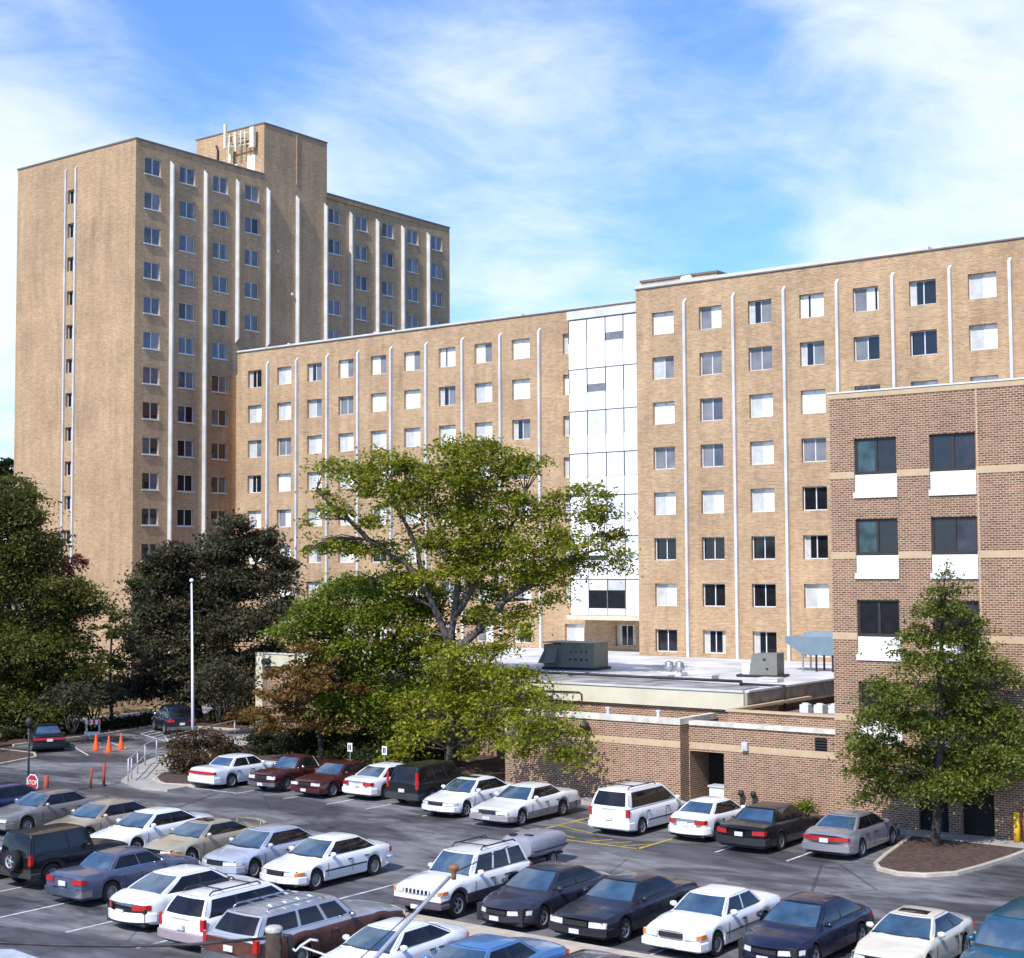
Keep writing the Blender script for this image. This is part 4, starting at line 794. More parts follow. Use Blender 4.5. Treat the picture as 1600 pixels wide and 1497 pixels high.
    for fn, us in ((front_, T9), (lambda a_, b_: rear_(a_, b_), T9)): gh.add(*grid(fn, us, V5), 0, True)
    for sg in (1, -1): gh.add(*grid(lambda a_, b_: side(a_, b_, sg), S9, V5), 0, True)
    gh.add(*grid(roof_, T9, S9), 1, True)
    obj('roof', gh, [pm, roofcol or pm], car, sharp=42, weld=True)
    def patch(fn, us, vs_, name, m):
        p = MB(); p.add(*grid(fn, us, vs_), 0, True); return obj(name, p, m, car, weld=False)
    patch(lambda a_, b_: front_(a_, b_, 0.012), np.linspace(-0.93,0.93,9), np.linspace(0.08,0.93,5), 'windscreen', M_CGLASS)
    patch(lambda a_, b_: front_(a_, b_, 0.011), np.linspace(-0.96,0.96,9), np.linspace(-0.02,0.078,2), 'cowl_trim', M_BLACK)
    vlo = 0.10 if kind not in ('woody',) else 0.12
    patch(lambda a_, b_: rear_(a_, b_, 0.012), np.linspace(-0.88,0.88,9), np.linspace(vlo+0.04,0.90,5), 'rear_window', M_CGLASS if yD < L-0.5 else M_CSIDE)
    cuts = [s['wside'][0]] + list(s['split']) + [s['wside'][1]]
    for sg in (1, -1):
        for a0, a1 in zip(cuts[:-1], cuts[1:]):
            g0 = a0 + (0.018 if a0 != cuts[0] else 0); g1 = a1 - (0.018 if a1 != cuts[-1] else 0)
            # the glass keeps clear of the corners: trims its upper front or lower rear
            def fn(u_, v_, g0=g0, g1=g1, sg=sg): return side(lerp(g0, g1, u_), v_, sg, 0.010)
            patch(fn, np.linspace(0,1,4), np.linspace(0.13,0.90,4), 'side_window', M_CSIDE)
        if kind not in ('boxy','woody','jeep','offroad','pickup'):
            for c_ in s['split']:
                def fb(u_, v_, c_=c_, sg=sg): return side(c_+0.018*(2*u_-1), v_, sg, 0.009)
                patch(fb, np.linspace(0,1,2), np.linspace(0.13,0.90,4), 'door_pillar', M_BLACK)
        def ft(u_, v_, sg=sg): return side(lerp(cuts[0]-0.01, cuts[-1]+0.01, u_), v_, sg, 0.008)
        patch(ft, np.linspace(0,1,7), np.linspace(0.085,0.128,2), 'window_trim', M_BLACK if not chrome else M_CHROME)
        # mirror
        mx_, my_, mz_ = sg*(W/2+0.04), yA+0.32-L/2, s['zb']+0.06
        obj('mirror', MB().lathe([(0.001,-0.10),(0.055,-0.09),(0.075,-0.02),(0.07,0.06),(0.001,0.10)],(mx_,my_,mz_),'x',10), pm if not chrome else M_CHROME, car)
        # handles and door seams
        mbs = MB(); zb_ = s['zb']
        def sidex(y, z): return sg*(hw(y)+0.003)
        cutsy = [yA+0.12] + [lerp(yA, yD, c_) for c_ in s['split']] + [min(yD-0.15, arches[1]-0.28)]
        for y in cutsy: 
            x = hw(y)-0.001; mbs.box(min(sg*x,sg*(x+0.006)), max(sg*x,sg*(x+0.006)), y-0.007-L/2, y+0.007-L/2, s['sill']+0.13, zb_-0.16)
        obj('door_seam', mbs, M_BLACK, car)
        for y in cutsy[1:]:
            x = hw(y); obj('door_handle', MB().box(min(sg*x,sg*(x+0.03)), max(sg*x,sg*(x+0.03)), y-0.22-L/2, y-0.06-L/2, zb_-0.21, zb_-0.175), M_BLACK if not chrome else M_CHROME, car)
        if side_strip:
            ym = [arches[0]+Ra+0.03, arches[1]-Ra-0.03]; obj('side_moulding', MB().box(min(sg*(W/2-.005),sg*(W/2+0.014)), max(sg*(W/2-.005),sg*(W/2+0.014)), ym[0]-L/2, ym[1]-L/2, 0.50, 0.545), side_strip, car)
    # --- bands that follow the nose and tail outline
    def outline(endf, xf=None, y=None, off=0):
        if y is None:
            h = hw(0 if endf else L); yy = 0 if endf else L
            return (xf*h, yy + sx_(yy, xf) + (-off if endf else off))
        yy = y if endf else L-y
        return (hw(yy)+off, yy + sx_(yy, 1))
    def band(endf, path, z0, z1, off, m, name, sg=1, parent=None, lean=0.0):
        pts_o = [outline(endf, **p, off=off) for p in path]; pts_i = [outline(endf, **p, off=-0.03) for p in path]
        vs = []
        for (xo, yo), (xi, yi) in zip(pts_o, pts_i):
            ln = lean if endf else -lean
            vs += [(sg*xi, yi-L/2, z0), (sg*xo, yo-L/2, z0), (sg*xo, yo+ln-L/2, z1), (sg*xi, yi+ln-L/2, z1)]
        k = len(path); fs = []
        for i in range(k-1):
            for q in range(4): fs.append((i*4+q, i*4+(q+1) % 4, (i+1)*4+(q+1) % 4, (i+1)*4+q))
        fs += [(0,1,2,3), tuple((k-1)*4+q for q in (3,2,1,0))]
        return obj(name, MB().add(vs, fs), m, parent or car, weld=True)
    full = [dict(xf=-1+0.25*i) for i in range(9)]
    wrapf = lambda a_, e: [dict(xf=a_), dict(xf=(a_+1)/2), dict(xf=1)] + ([dict(y=e*0.5), dict(y=e)] if e > 0 else [])
    def bumper(endf, z0, z1, m, off, name):
        path = [dict(xf=x) for x in (-1,-0.75,-0.5,-0.25,0,0.25,0.5,0.75,1)]
        po = [outline(endf, **p, off=off) for p in path]; ex = 0.35
        yr = outline(endf, y=ex, off=off); y1 = yr[1]
        po = [(-yr[0], y1)] + [(po[0][0]-off, po[0][1]+(0.02 if endf else -0.02))] + po[1:-1] + [(po[-1][0]+off, po[-1][1]+(0.02 if endf else -0.02))] + [(yr[0], y1)]
        cen = 0.5 if endf else L-0.5
        pi_ = [(x*0.93, lerp(y, cen, 0.12)) for x, y in po]; vs = []
        for (xo, yo), (xi, yi) in zip(po, pi_): vs += [(xi,yi-L/2,z0),(xo,yo-L/2,z0+0.03),(xo,yo-L/2,z1-0.03),(xi,yi-L/2,z1)]
        k = len(po); fs = [(i*4+q, i*4+(q+1) % 4, (i+1)*4+(q+1) % 4, (i+1)*4+q) for i in range(k-1) for q in range(4)]
        return obj(name, MB().add(vs, fs, 0, True), m, car, weld=True, sharp=50)
    bmF = M_CHROME if (chrome) else (s['bump'] or lm)
    if dirt: bmF = dirt
    zn = s['znose']
    bumper(True, max(0.27, s['sill']), min(0.50, zn-0.16), bmF, 0.045, 'front_bumper'); bumper(False, max(0.29, s['sill']), 0.56 if s['ztail'] > 0.8 else 0.5, bmF, 0.045, 'rear_bumper')
    z0, z1 = zn-0.145, zn-0.03
    if front == 'box': z0, z1 = zn-0.17, zn-0.03
    gw = 0.42 if front != 'jeep' else 0.55
    g = band(True, [dict(xf=x) for x in (-gw,-gw/2,0,gw/2,gw)], z0+0.01, z1-0.005, 0.012, M_BLACK if front != 'white' else M_HUB, 'grille')
    if front == 'jeep':
        for q in range(7): band(True, [dict(xf=-0.5+q*0.165), dict(xf=-0.45+q*0.165)], z0, z1, 0.02, pm, 'grille_bar', parent=g)
    for sg in (1, -1):
        hl = band(True, wrapf(gw+0.06, 0.28 if s['kf'] > 0.06 else 0.05), z0, z1, 0.012, M_LAMP, 'headlight', sg, lean=0.02)
        if lamps == 'amber': band(True, [dict(xf=0.9), dict(xf=1.0), dict(y=0.12), dict(y=0.3)], z0+0.01, z1-0.01, 0.018, M_AMBER, 'turn_signal', sg)
        tz1 = s['ztail']-0.07; tz0 = tz1-0.15
        if tail == 'tall': band(False, [dict(xf=0.86), dict(xf=1.0), dict(y=0.05)], s['ztail']-0.25, s['H']-0.25, 0.012, M_RED, 'tail_light', sg)
        elif tail == 'van': band(False, [dict(xf=0.86), dict(xf=1.0), dict(y=0.08)], s['ztail']-0.28, s['ztail']+0.02, 0.012, M_RED, 'tail_light', sg)
        elif tail == 'full': band(False, [dict(xf=0.0), dict(xf=0.5), dict(xf=1.0), dict(y=0.12)], tz0, tz1-0.02, 0.012, M_RED, 'tail_light', sg)
        else: band(False, wrapf(0.55, 0.16), tz0, tz1, 0.012, M_RED, 'tail_light', sg)
    if plate:
        py = L+0.05-L/2; zpl = 0.62 if s['ztail'] > 0.85 else 0.5
        obj('licence_plate', MB().box(-0.155,0.155,py-0.05,py-0.012,zpl-0.01,zpl+0.13), M_PLATE, car)
        obj('licence_plate', MB().box(-0.155,0.155,-L/2-0.062,-L/2-0.048,0.32,0.44), M_PLATE, car)
    # --- underside, wheels
    obj('underbody', MB().box(-W/2+0.13,W/2-0.13,-L/2+0.2,L/2-0.2,s['sill']-0.02,s['zhf']-0.1), M_BLACK, car)
    ty, rim = wheel_meshes(s['Rw'], s['ww'], wheel or s['style'])
    for f in arches:
        for sg in (1, -1):
            wo = link('wheel', ty, car, (sg*(W/2-0.11), f-L/2, s['Rw'])); link('rim', rim, wo)
    if spoiler:
        yy = L-0.22-L/2; z = s['ztail']+0.03
        sp_ = MB().add([(x, yy+0.1-0.10*abs(x)**2+d_, z+0.16+h_-0.10*(abs(x)/0.75)**6) for x in (-0.75,-0.6,-0.3,0,0.3,0.6,0.75) for d_, h_ in ((0,0),(0.16,0.02),(0.16,-0.02))], [(i*3+q, i*3+(q+1) % 3, (i+1)*3+(q+1) % 3, (i+1)*3+q) for i in range(6) for q in range(3)])
        sp_.box(-0.62,-0.58,yy+0.05,yy+0.15,z-0.02,z+0.14).box(0.58,0.62,yy+0.05,yy+0.15,z-0.02,z+0.14); obj('spoiler', sp_, pm, car)
    if sunroof:
        ym = lerp(yB, yC, 0.22)-L/2; V = []; 
        def sr(a_, b_): q = lerp(0.10, 0.42, b_); p = roof_(a_*0.68, q); return (p[0], p[1], p[2]+0.008)
        p = MB(); p.add(*grid(sr, np.linspace(-1,1,5), np.linspace(0,1,4)), 0, True); obj('sunroof', p, M_CSIDE, car)
    if rack:
        for sg in (1, -1):
            obj('roof_rail', MB().tube([(sg*(xr-0.08), lerp(yB,yC,0.15)-L/2, H-0.02),(sg*(xr-0.08), lerp(yB,yC,0.2)-L/2, H+0.06),(sg*(xr-0.08), lerp(yB,yC,0.9)-L/2, H+0.06),(sg*(xr-0.08), lerp(yB,yC,0.95)-L/2, H-0.02)],0.022,6), M_BLACK if rack == 'black' else M_CHROME, car)
        for q in ((0.3,0.75) if rack != 'slats' else (0.25,0.42,0.6,0.8)): obj('roof_bar', MB().tube([(-xr+0.08, lerp(yB,yC,q)-L/2, H+0.06),(xr-0.08, lerp(yB,yC,q)-L/2, H+0.06)],0.02,6), M_BLACK if rack == 'black' else M_CHROME, car)
    if spare:
        t_, r_ = wheel_meshes(0.34, 0.22, 'spoke'); so_ = link('spare_wheel', t_, car, (-0.15, L/2+0.16, 0.92), (0,0,PI/2)); link('rim', r_, so_)
    if kind == 'pickup':
        obj('bed_liner', MB().box(-W/2+0.12,W/2-0.12,s['yD']+0.15-L/2,L-0.12-L/2,s['zt']+0.018,s['zt']+0.024), M_BLACK, car)
        obj('bed_rail', MB().box(-W/2+0.04,-W/2+0.12,s['yD']+0.1-L/2,L-0.06-L/2,s['zt']-0.03,s['zt']+0.06).box(W/2-0.12,W/2-0.04,s['yD']+0.1-L/2,L-0.06-L/2,s['zt']-0.03,s['zt']+0.06), pm, car)
        obj('cab_trim', MB().add([side(0.93,0.0,1,0.012),side(0.99,0.0,1,0.012),side(0.99,1,1,0.012),side(0.93,1,1,0.012)],[(0,1,2,3)]), M_PANEL, car)
    return car
_nm = {}
def name_of(c):
    k = tuple(c)
    if k not in _nm: _nm[k] = 'colour_%s' % ''.join(random.choice('abcdefghijklmnopqrstuvwxyz') for _ in range(6))
    return _nm[k]
CW = WHITE; BLK = (0.010,0.010,0.013)
# far row (against the buildings)
make_car('boxy', -51.75, 47.95, True, (0.72,0.74,0.78), 'white boxy sedan at the left end of the far row beside the flagpole', wheel='hub', tail='full', plate=False)
make_car('pickup', -48.78, 48.56, False, (0.055,0.008,0.010), 'dark maroon small pickup between the white boxy sedan and the maroon sedan', chrome=True, cat='pickup', name='pickup_truck', front='box')
make_car('boxy', -45.94, 48.47, False, (0.065,0.010,0.010), 'maroon sedan in the far row right of the maroon pickup', chrome=False)
make_car('accord', -43.6, 49.33, True, CW, 'white sedan with red tail lights between the maroon sedan and the black sport utility', tail='wide')
make_car('suv', -40.9, 49.19, True, (0.012,0.014,0.015), 'black compact sport utility with tall red rear lights in the far row', tail='tall', cat='suv', name='sport_utility_vehicle', lower=mat('grey_cladding',(0.03,0.03,0.032),0.7))
make_car('accord', -37.88, 47.72, False, CW, 'white sedan with open sunroof facing out of the far row', sunroof=True, wheel='spoke')
make_car('olds', -34.84, 47.29, False, (0.76,0.75,0.72), 'long off-white sedan with grey lower trim left of the yellow hatching', lower=mat('grey_trim',(0.28,0.26,0.26),0.5), wheel='spoke')
make_car('minivan', -29.99, 48.31, True, CW, 'white minivan with roof rails parked on the yellow hatching', tail='van', rack='black', cat='minivan', name='minivan', side_strip=M_BLACK)
make_car('compact', -27.14, 48.86, True, CW, 'small white sedan with oval tail lights between the minivan and the black sedan', plate=True)
make_car('crown', -24.4, 48.51, True, BLK, 'large black sedan with chrome rear bumper strip left of the silver sedan', dirt=M_BLACK, tail='wide')
make_car('taurus_old', -21.57, 48.93, True, (0.34,0.33,0.35), 'silver-grey sedan beside the tree island', metal=0.5, tail='full')
# middle row, facing the camera
make_car('round_sedan', -52.3, 35.2, False, (0.03,0.04,0.12), 'dark blue car cut off at the left edge of the middle row', metal=0.3)
make_car('olds', -49.27, 35.21, False, (0.30,0.275,0.25), 'taupe-grey sedan right of the dark blue car at the left edge', metal=0.5, wheel='hub')
make_car('taurus_old', -45.3, 35.0, False, (0.46,0.39,0.29), 'beige sedan between the taupe sedan and the white one in the middle row', metal=0.4, lamps='amber')
make_car('taurus_old', -42.2, 34.62, False, (0.78,0.79,0.82), 'white sedan directly left of the gold sedan with a spoiler', wheel='spoke')
make_car('coupe', -39.17, 34.43, False, (0.50,0.44,0.31), 'gold sedan with sunroof and rear spoiler', metal=0.4, sunroof=True, spoiler=True, lamps='amber')
make_car('round_sedan', -36.04, 34.37, False, (0.50,0.54,0.64), 'pale silver-blue sedan left of the white sedan by the open aisle gap', metal=0.35, wheel='hub', spoiler=False)
make_car('accord', -33.25, 34.34, False, CW, 'white sedan with dark side moulding next to the empty bay', side_strip=M_BLACK, lamps='amber', wheel='hub')
jeep = make_car('jeep', -27.30, 33.96, False, (0.80,0.79,0.78), 'white sport utility with slotted grille and dark lower cladding', lower=mat('jeep_cladding',(0.075,0.06,0.075),0.7), front='jeep', cat='suv', name='sport_utility_vehicle', lamps='amber', rack='black')
make_car('taurus', -24.54, 34.32, False, (0.030,0.030,0.045), 'black oval-grille sedan right of the white sport utility', metal=0.2, wheel='spoke')
make_car('olds', -21.95, 34.42, False, (0.018,0.017,0.026), 'black sedan with wide bright headlights left of the white square sedan', metal=0.1, front='box', wheel='spoke')
make_car('boxy', -19.21, 34.51, False, (0.78,0.77,0.76), 'white square sedan with amber corner lamps and brown side trim', lamps='amber', side_strip=mat('brown_trim',(0.16,0.11,0.09),0.6), front='box', wheel='hub')
make_car('taurus', -16.60, 34.75, False, (0.012,0.014,0.035), 'very dark blue rounded sedan left of the cream coupe', metal=0.2, wheel='spoke')
make_car('coupe', -13.95, 35.3, False, (0.66,0.61,0.50), 'cream coupe with a dark sunroof at the lower right', sunroof=True, wheel='spoke')
make_car('suv', -11.25, 35.1, False, (0.010,0.10,0.17), 'teal sport utility cut off by the lower right corner', metal=0.2, cat='suv', name='sport_utility_vehicle')
# near row, nose to nose with the middle row
make_car('compact', -42.75, 27.7, True, (0.40,0.50,0.60), 'light blue sedan at the left edge partly behind the black jeep', metal=0.4)
make_car('offroad', -40.3, 29.75, True, (0.012,0.012,0.014), 'black off-roader with a spare wheel on its tailgate', spare=True, cat='suv', name='off_road_vehicle', lower=mat('black_cladding',(0.03,0.028,0.026),0.7), tail='van')
make_car('boxy', -37.05, 29.49, True, (0.085,0.10,0.16), 'slate blue boxy sedan between the black off-roader and the rounded white sedan', metal=0.2, chrome=True, tail='wide', wheel='hub')
make_car('taurus', -33.01, 28.5, True, CW, 'rounded white sedan with dark number plate left of the white estate', plate=True, wheel='spoke')
make_car('wagon', -29.95, 27.9, True, CW, 'white estate car with roof bars left of the wood-sided wagon', tail='van', rack='black', cat='estate car', name='station_wagon', lower=mat('grey_bumper',(0.30,0.25,0.27),0.6))
WOOD = mat('wood_grain_side', (0.10,0.035,0.022), 0.45, noise=0.3, nscale=6)
make_car('woody', -27.1, 27.5, True, (0.40,0.41,0.44), 'silver-roofed wagon with brown wood-look sides and slatted roof rack', tail='van', rack='slats', chrome=True, cat='estate car', name='station_wagon', lower=WOOD, metal=0.3)
make_car('coupe', None, None, False, CW, 'white sedan cut by the bottom edge under the lamp arm', loc=(-24.65,28.05,0), side_strip=M_BLACK)
make_car('olds', None, None, False, (0.09,0.22,0.45), 'medium blue sedan cut by the bottom edge in the middle', loc=(-21.75,27.75,0), metal=0.3)
make_car('round_sedan', None, None, False, (0.015,0.018,0.06), 'dark navy sedan cut by the bottom edge right of the blue one', loc=(-18.9,27.9,0), metal=0.2)
# cars in the side lot by the street
make_car('boxy', None, None, False, (0.012,0.014,0.022), 'dark sedan in the side lot by the kerb nose at the far left', loc=(-71.9,52.6,0), rot=R(-122), tail='full')
make_car('suv', None, None, False, (0.012,0.016,0.032), 'dark sport utility in the side lot beside the white hatching', loc=(-72.4,62.2,0), rot=R(-116), cat='suv', name='sport_utility_vehicle', chrome=True)
# rounded trailer behind the white sport utility
tr = empty('cargo_trailer', (-30.1,41.6,0), 'rounded grey cargo trailer standing behind the white sport utility', 'trailer')
M_POD = mat('grey_fibreglass', (0.25,0.255,0.29), 0.35, noise=0.05, coat=0.3)
mb = MB(); secs = []
for y, k in ((-1.1,0.6),(-1.05,0.85),(-0.85,0.97),(0,1.0),(0.7,0.97),(1.0,0.85),(1.08,0.6)):
    secs.append([(math.copysign(abs(math.cos(a))**0.45,math.cos(a))*0.72*k, y, 0.72+math.copysign(abs(math.sin(a))**0.5,math.sin(a))*0.36*k) for a in np.linspace(0,2*PI,20,endpoint=False)])
n = 20; mb.add([p for q in secs for p in q], [(i*n+k, i*n+(k+1) % n, (i+1)*n+(k+1) % n, (i+1)*n+k) for i in range(len(secs)-1) for k in range(n)]+[tuple(range(n))[::-1], tuple(6*n+k for k in range(n))], 0, True); obj('pod', mb, M_POD, tr, sharp=50)
obj('seam', MB().box(-0.735,0.735,-0.95,0.95,0.60,0.63), M_BLACK, tr); obj('latch', MB().box(-0.35,-0.12,-1.0,-0.8,1.06,1.12).box(0.1,0.4,-0.75,-0.6,1.06,1.1), M_BLACK, tr)
ty, rim = wheel_meshes(0.25, 0.15, 'hub')
for sg in (1,-1): wo = link('wheel', ty, tr, (sg*0.62,0.1,0.25)); link('rim', rim, wo)
obj('tow_bar', MB().tube([(0,-1.0,0.35),(0,-1.9,0.38)],0.04,6), M_BLACK, tr); obj('chassis', MB().box(-0.5,0.5,-0.95,0.95,0.28,0.36), M_BLACK, tr)

def text_mesh(tc):
    tmp = bpy.data.objects.new('tmp_text', tc); COL.objects.link(tmp); dg = bpy.context.evaluated_depsgraph_get()
    me = bpy.data.meshes.new_from_object(tmp.evaluated_get(dg)); bpy.data.objects.remove(tmp); me.name = 'lettering'
    return link('lettering', me)
# ---------------------------------------------------------------- street furniture
fp = empty('flagpole', (-59.45,52.4,0.1), 'tall bare white flagpole with a ball on top beside the red bushes', 'flagpole')
obj('pole', MB().tube([(0,0,0),(-0.08,0,4.5),(-0.2,0,9.15)],[0.085,0.07,0.04],12), M_PANEL, fp); obj('ball', MB().lathe([(0.001,-0.11),(0.08,-0.07),(0.11,0),(0.08,0.07),(0.001,0.11)],(-0.2,0,9.3),'z',12), M_PANEL, fp); obj('collar', MB().lathe([(0.14,0),(0.14,0.1),(0.09,0.16)],(0,0,0),'z',12), M_STEEL, fp)
# traffic cones
def cone(x, y, lab):
    t = empty('traffic_cone', (x,y,0.004), lab, 'traffic cone', 'orange cones in the side lot')
    obj('body', MB().lathe([(0.17,0.04),(0.13,0.30),(0.10,0.42),(0.05,0.78),(0.03,0.86),(0.001,0.865)],(0,0,0),'z',14), M_ORANGE, t); obj('base', MB().box(-0.22,0.22,-0.22,0.22,0,0.04), M_ORANGE, t)
for (px, py), lab in zip(((150,1172),(170,1175),(189,1171)), ('orange traffic cone just under the striped barricade','tallest orange traffic cone, middle of the three','orange traffic cone nearest the curved railing')): p = onz(px, py); cone(p.x, p.y, lab)
def post(x, y, h, r, lean, lab):
    t = empty('delineator_post', (x,y,0.004), lab, 'post', 'orange posts at the lot entrance')
    obj('post', MB().tube([(0,0,0.03),(lean*h*0.5,0,h*0.5),(lean*h,0,h)],r,10), mat('faded_orange',(0.33,0.055,0.03),0.7), t); obj('base', MB().lathe([(r*2.2,0),(r*2,0.04),(r*1.1,0.06)],(0,0,0),'z',12), M_BLACK, t)
p = onz(141,1232); post(p.x, p.y, 0.95, 0.05, 0.12, 'thin leaning red-orange post, left one of the pair at the lot entrance')
p = onz(162,1228); post(p.x, p.y, 1.05, 0.07, 0.02, 'upright red-orange post, right one of the pair at the lot entrance')
p = onz(72,1246); post(p.x, p.y, 0.95, 0.11, 0.0, 'thick red-orange post beside the stop sign')
# striped barricade
p = onz(145,1157); t = empty('barricade', (p.x,p.y,0.004), 'red and white striped barricade with a blank lower board behind the cones', 'barricade', None, R(35))
for x in (-0.38,0.38): obj('leg', MB().tube([(x,-0.25,0),(x,0,1.2)],0.02,6).tube([(x,0.25,0),(x,0,1.2)],0.02,6), M_ALU, t)
mb = MB(); 
for k in range(6):
    x0 = -0.45+0.15*k; mb.add([(x0,-0.03,0.92),(x0+0.15,-0.03,0.92),(x0+0.15,-0.03,1.2),(x0,-0.03,1.2)],[(0,1,2,3)], k % 2)
mb.box(-0.45,0.45,-0.028,0.0,0.92,1.2); obj('striped_board', mb, [M_PANEL, mat('barricade_red',(0.55,0.06,0.04),0.5)], t); obj('lower_board', MB().box(-0.45,0.45,-0.2,-0.17,0.35,0.52), M_PANEL, t)
# stop sign (bent, letters on the face)
p = onz(50,1258)
ss = empty('stop_sign', (p.x,p.y,0.1), 'low red stop sign with a white rim on a dark pole at the left', 'sign', None, R(6))
obj('pole', MB().tube([(0,0.05,0),(0,0.05,1.3)],0.03,8), M_BLACK, ss)
def octo(r, y0, y1): 
    pts = [(r*math.cos(R(22.5+45*k)), r*math.sin(R(22.5+45*k))) for k in range(8)]; mb = MB(); vs = [(x,y0,z+0.85) for x, z in pts]+[(x,y1,z+0.85) for x, z in pts]
    return mb.add(vs, [tuple(range(8)), tuple(range(8,16))[::-1]]+[(i,(i+1) % 8,8+(i+1) % 8,8+i)[::-1] for i in range(8)])
obj('rim', octo(0.37,0.0,0.02), M_PANEL, ss); face = obj('sign_face', octo(0.335,-0.006,0.0), mat('sign_red',(0.38,0.02,0.025),0.5), ss)
tc = bpy.data.curves.new('stop_text','FONT'); tc.body = 'STOP'; tc.size = 0.27; tc.align_x = 'CENTER'; tc.align_y = 'CENTER'; tc.extrude = 0.002
to = text_mesh(tc); to.parent = face; to.location = (0,-0.012,0.85); to.rotation_euler = (PI/2,0,0); to.data.materials.append(M_PANEL)
# dark slim lamp post by the kerb nose
p = onz(44,1248); t = empty('lamp_post', (p.x,p.y,0.1), 'thin dark post rising behind the stop sign', 'lamp post'); obj('pole', MB().tube([(0,0,0),(0,0,3.0)],[0.05,0.04],8), M_BLACK, t); obj('lamp_head', MB().lathe([(0.05,3.0),(0.16,3.08),(0.18,3.3),(0.08,3.42),(0.001,3.45)],(0,0,0),'z',10), M_BLACK, t)
# parking number signs
def psign(px, wy, lab, num):
    d = ray(px, 1195); q = CAMP+d*(wy/d.y); t = empty('parking_sign', (q.x,wy,0.1), lab, 'sign', 'small white bay signs')
    obj('post', MB().box(-0.025,0.025,0,0.04,0,1.5), M_STEEL, t); b = obj('plate', MB().box(-0.15,0.15,-0.02,0,1.15,1.55), M_PANEL, t)
    for x0, z0 in ((-0.09,1.22),(0.01,1.22)): obj('dark_marking', MB().box(x0,x0+0.07,-0.026,-0.021,z0,z0+0.26), M_BLACK, b)
psign(547, 53.4, 'small white bay sign with dark marking behind the maroon sedan', '18'); psign(601, 53.4, 'small white bay sign with dark marking behind the white sedan with red tail lights', '19')
# curved railing along the corner pavement
rl = empty('railing', (-58,48,0.11), 'pale metal railing curving round the corner pavement', 'railing')
rp = [(-56.9,45.9),(-57.4,46.5),(-58.8,48.0),(-60.9,50.2),(-62.4,52.2),(-63.3,54.2),(-64.4,56.8),(-66,61)]
rp3 = [Vector((x+0.25+58,y+0.1-48,0)) for x, y in rp]
M_RAIL = mat('pale_grey_rail', (0.45,0.46,0.48), 0.4)
for z, nm in ((1.05,'top_rail'),(0.5,'lower_rail')): obj(nm, MB().tube([v+Vector((0,0,z)) for v in rp3],0.03,6), M_RAIL, rl)
for i in range(len(rp3)): obj('rail_post', MB().tube([rp3[i],rp3[i]+Vector((0,0,1.05))],0.035,6), M_RAIL, rl)
# yellow bollard
t = empty('bollard', (-17.98,54.15,0.11), 'yellow bollard at the right edge by the brown building', 'bollard'); obj('post', MB().tube([(0,0,0),(0,0,1.0)],0.12,14), mat('bollard_yellow',(0.72,0.42,0.02),0.5), t); obj('cap', MB().lathe([(0.12,1.0),(0.1,1.05),(0.001,1.08)],(0,0,0),'z',14), MATS['bollard_yellow'], t)
t = empty('bollard', (-17.72,54.25,0.11), 'brown-red bollard at the very right edge behind the yellow one', 'bollard'); obj('post', MB().tube([(0,0,0),(0,0,1.25)],0.09,12), mat('bollard_rust',(0.25,0.06,0.03),0.6), t); obj('cap', MB().lathe([(0.09,1.25),(0.001,1.29)],(0,0,0),'z',12), MATS['bollard_rust'], t)
# white fence posts and board by the street
for i, (px, py) in enumerate(((74,1126),(42,1138))):
    p = onz(px, py+8); t = empty('fence_post', (p.x,p.y,0), ['white post by the street between the left trees, upper one','white leaning post by the street lower left, near the kerb'][i], 'post'); obj('post', MB().box(-0.12,0.12,-0.12,0.12,0,0.95), M_PANEL, t); obj('rail', MB().box(-1.8,-0.121,-0.04,0.04,0.45,0.7), M_PANEL, t)

# utility pole, lamp arm and wires close to the camera
DEP = 22.0
ptop = at(428,1452,DEP); pb = Vector((ptop.x, ptop.y, 0))
up_ = empty('utility_pole', pb, 'weathered wooden utility pole top in front of the wood-sided wagon', 'utility pole')
M_POLE = mat('weathered_wood', (0.055,0.038,0.028), 0.95, noise=0.4, nscale=8, bump=0.8)
obj('pole', MB().tube([(0,0,0),(0,0,ptop.z-0.02)],[0.15,0.12],14), M_POLE, up_); obj('pole_cap', MB().lathe([(0.128,ptop.z-0.03),(0.132,ptop.z+0.02),(0.1,ptop.z+0.045),(0.001,ptop.z+0.05)],(0,0,0),'z',14), mat('lead_cap',(0.42,0.40,0.37),0.8,noise=0.3,nscale=15), up_)
def rel(x, y, d): return at(x, y, d)-pb
obj('insulator_bracket', MB().tube([rel(442,1462,21.9),rel(452,1462,21.9),rel(455,1497,21.9)],0.04,6), M_BLACK, up_)
obj('lamp_arm', MB().tube([rel(436,1660,22),rel(520,1572,23),rel(600,1482,24.4),rel(660,1415,25.4),rel(703,1370,26)],[0.045,0.042,0.038,0.034,0.03],10), mat('aluminium_arm',(0.55,0.55,0.56),0.35,metal=0.5), up_)
def lath(n, prof, p, m): return obj(n, MB().lathe(prof, p, 'z', 12), m, up_)
lh = lath('lamp_head', [(0.001,-0.09),(0.04,-0.08),(0.045,0.0),(0.05,0.06),(0.10,0.12),(0.09,0.16),(0.001,0.17)], rel(709,1367,26), mat('rusty_lamp',(0.24,0.11,0.04),0.7))
obj('wire_loop', MB().tube([rel(450,1478,21.9),rel(462,1486,21.9),rel(470,1478,21.9),rel(485,1468,21.9),rel(497,1470,21.9)],0.018,6), M_ALU, up_)
obj('guy_wire', MB().tube([rel(468,1478,21.9),rel(530,1500,21.9),rel(620,1530,21.8)],0.014,5), M_ALU, up_)
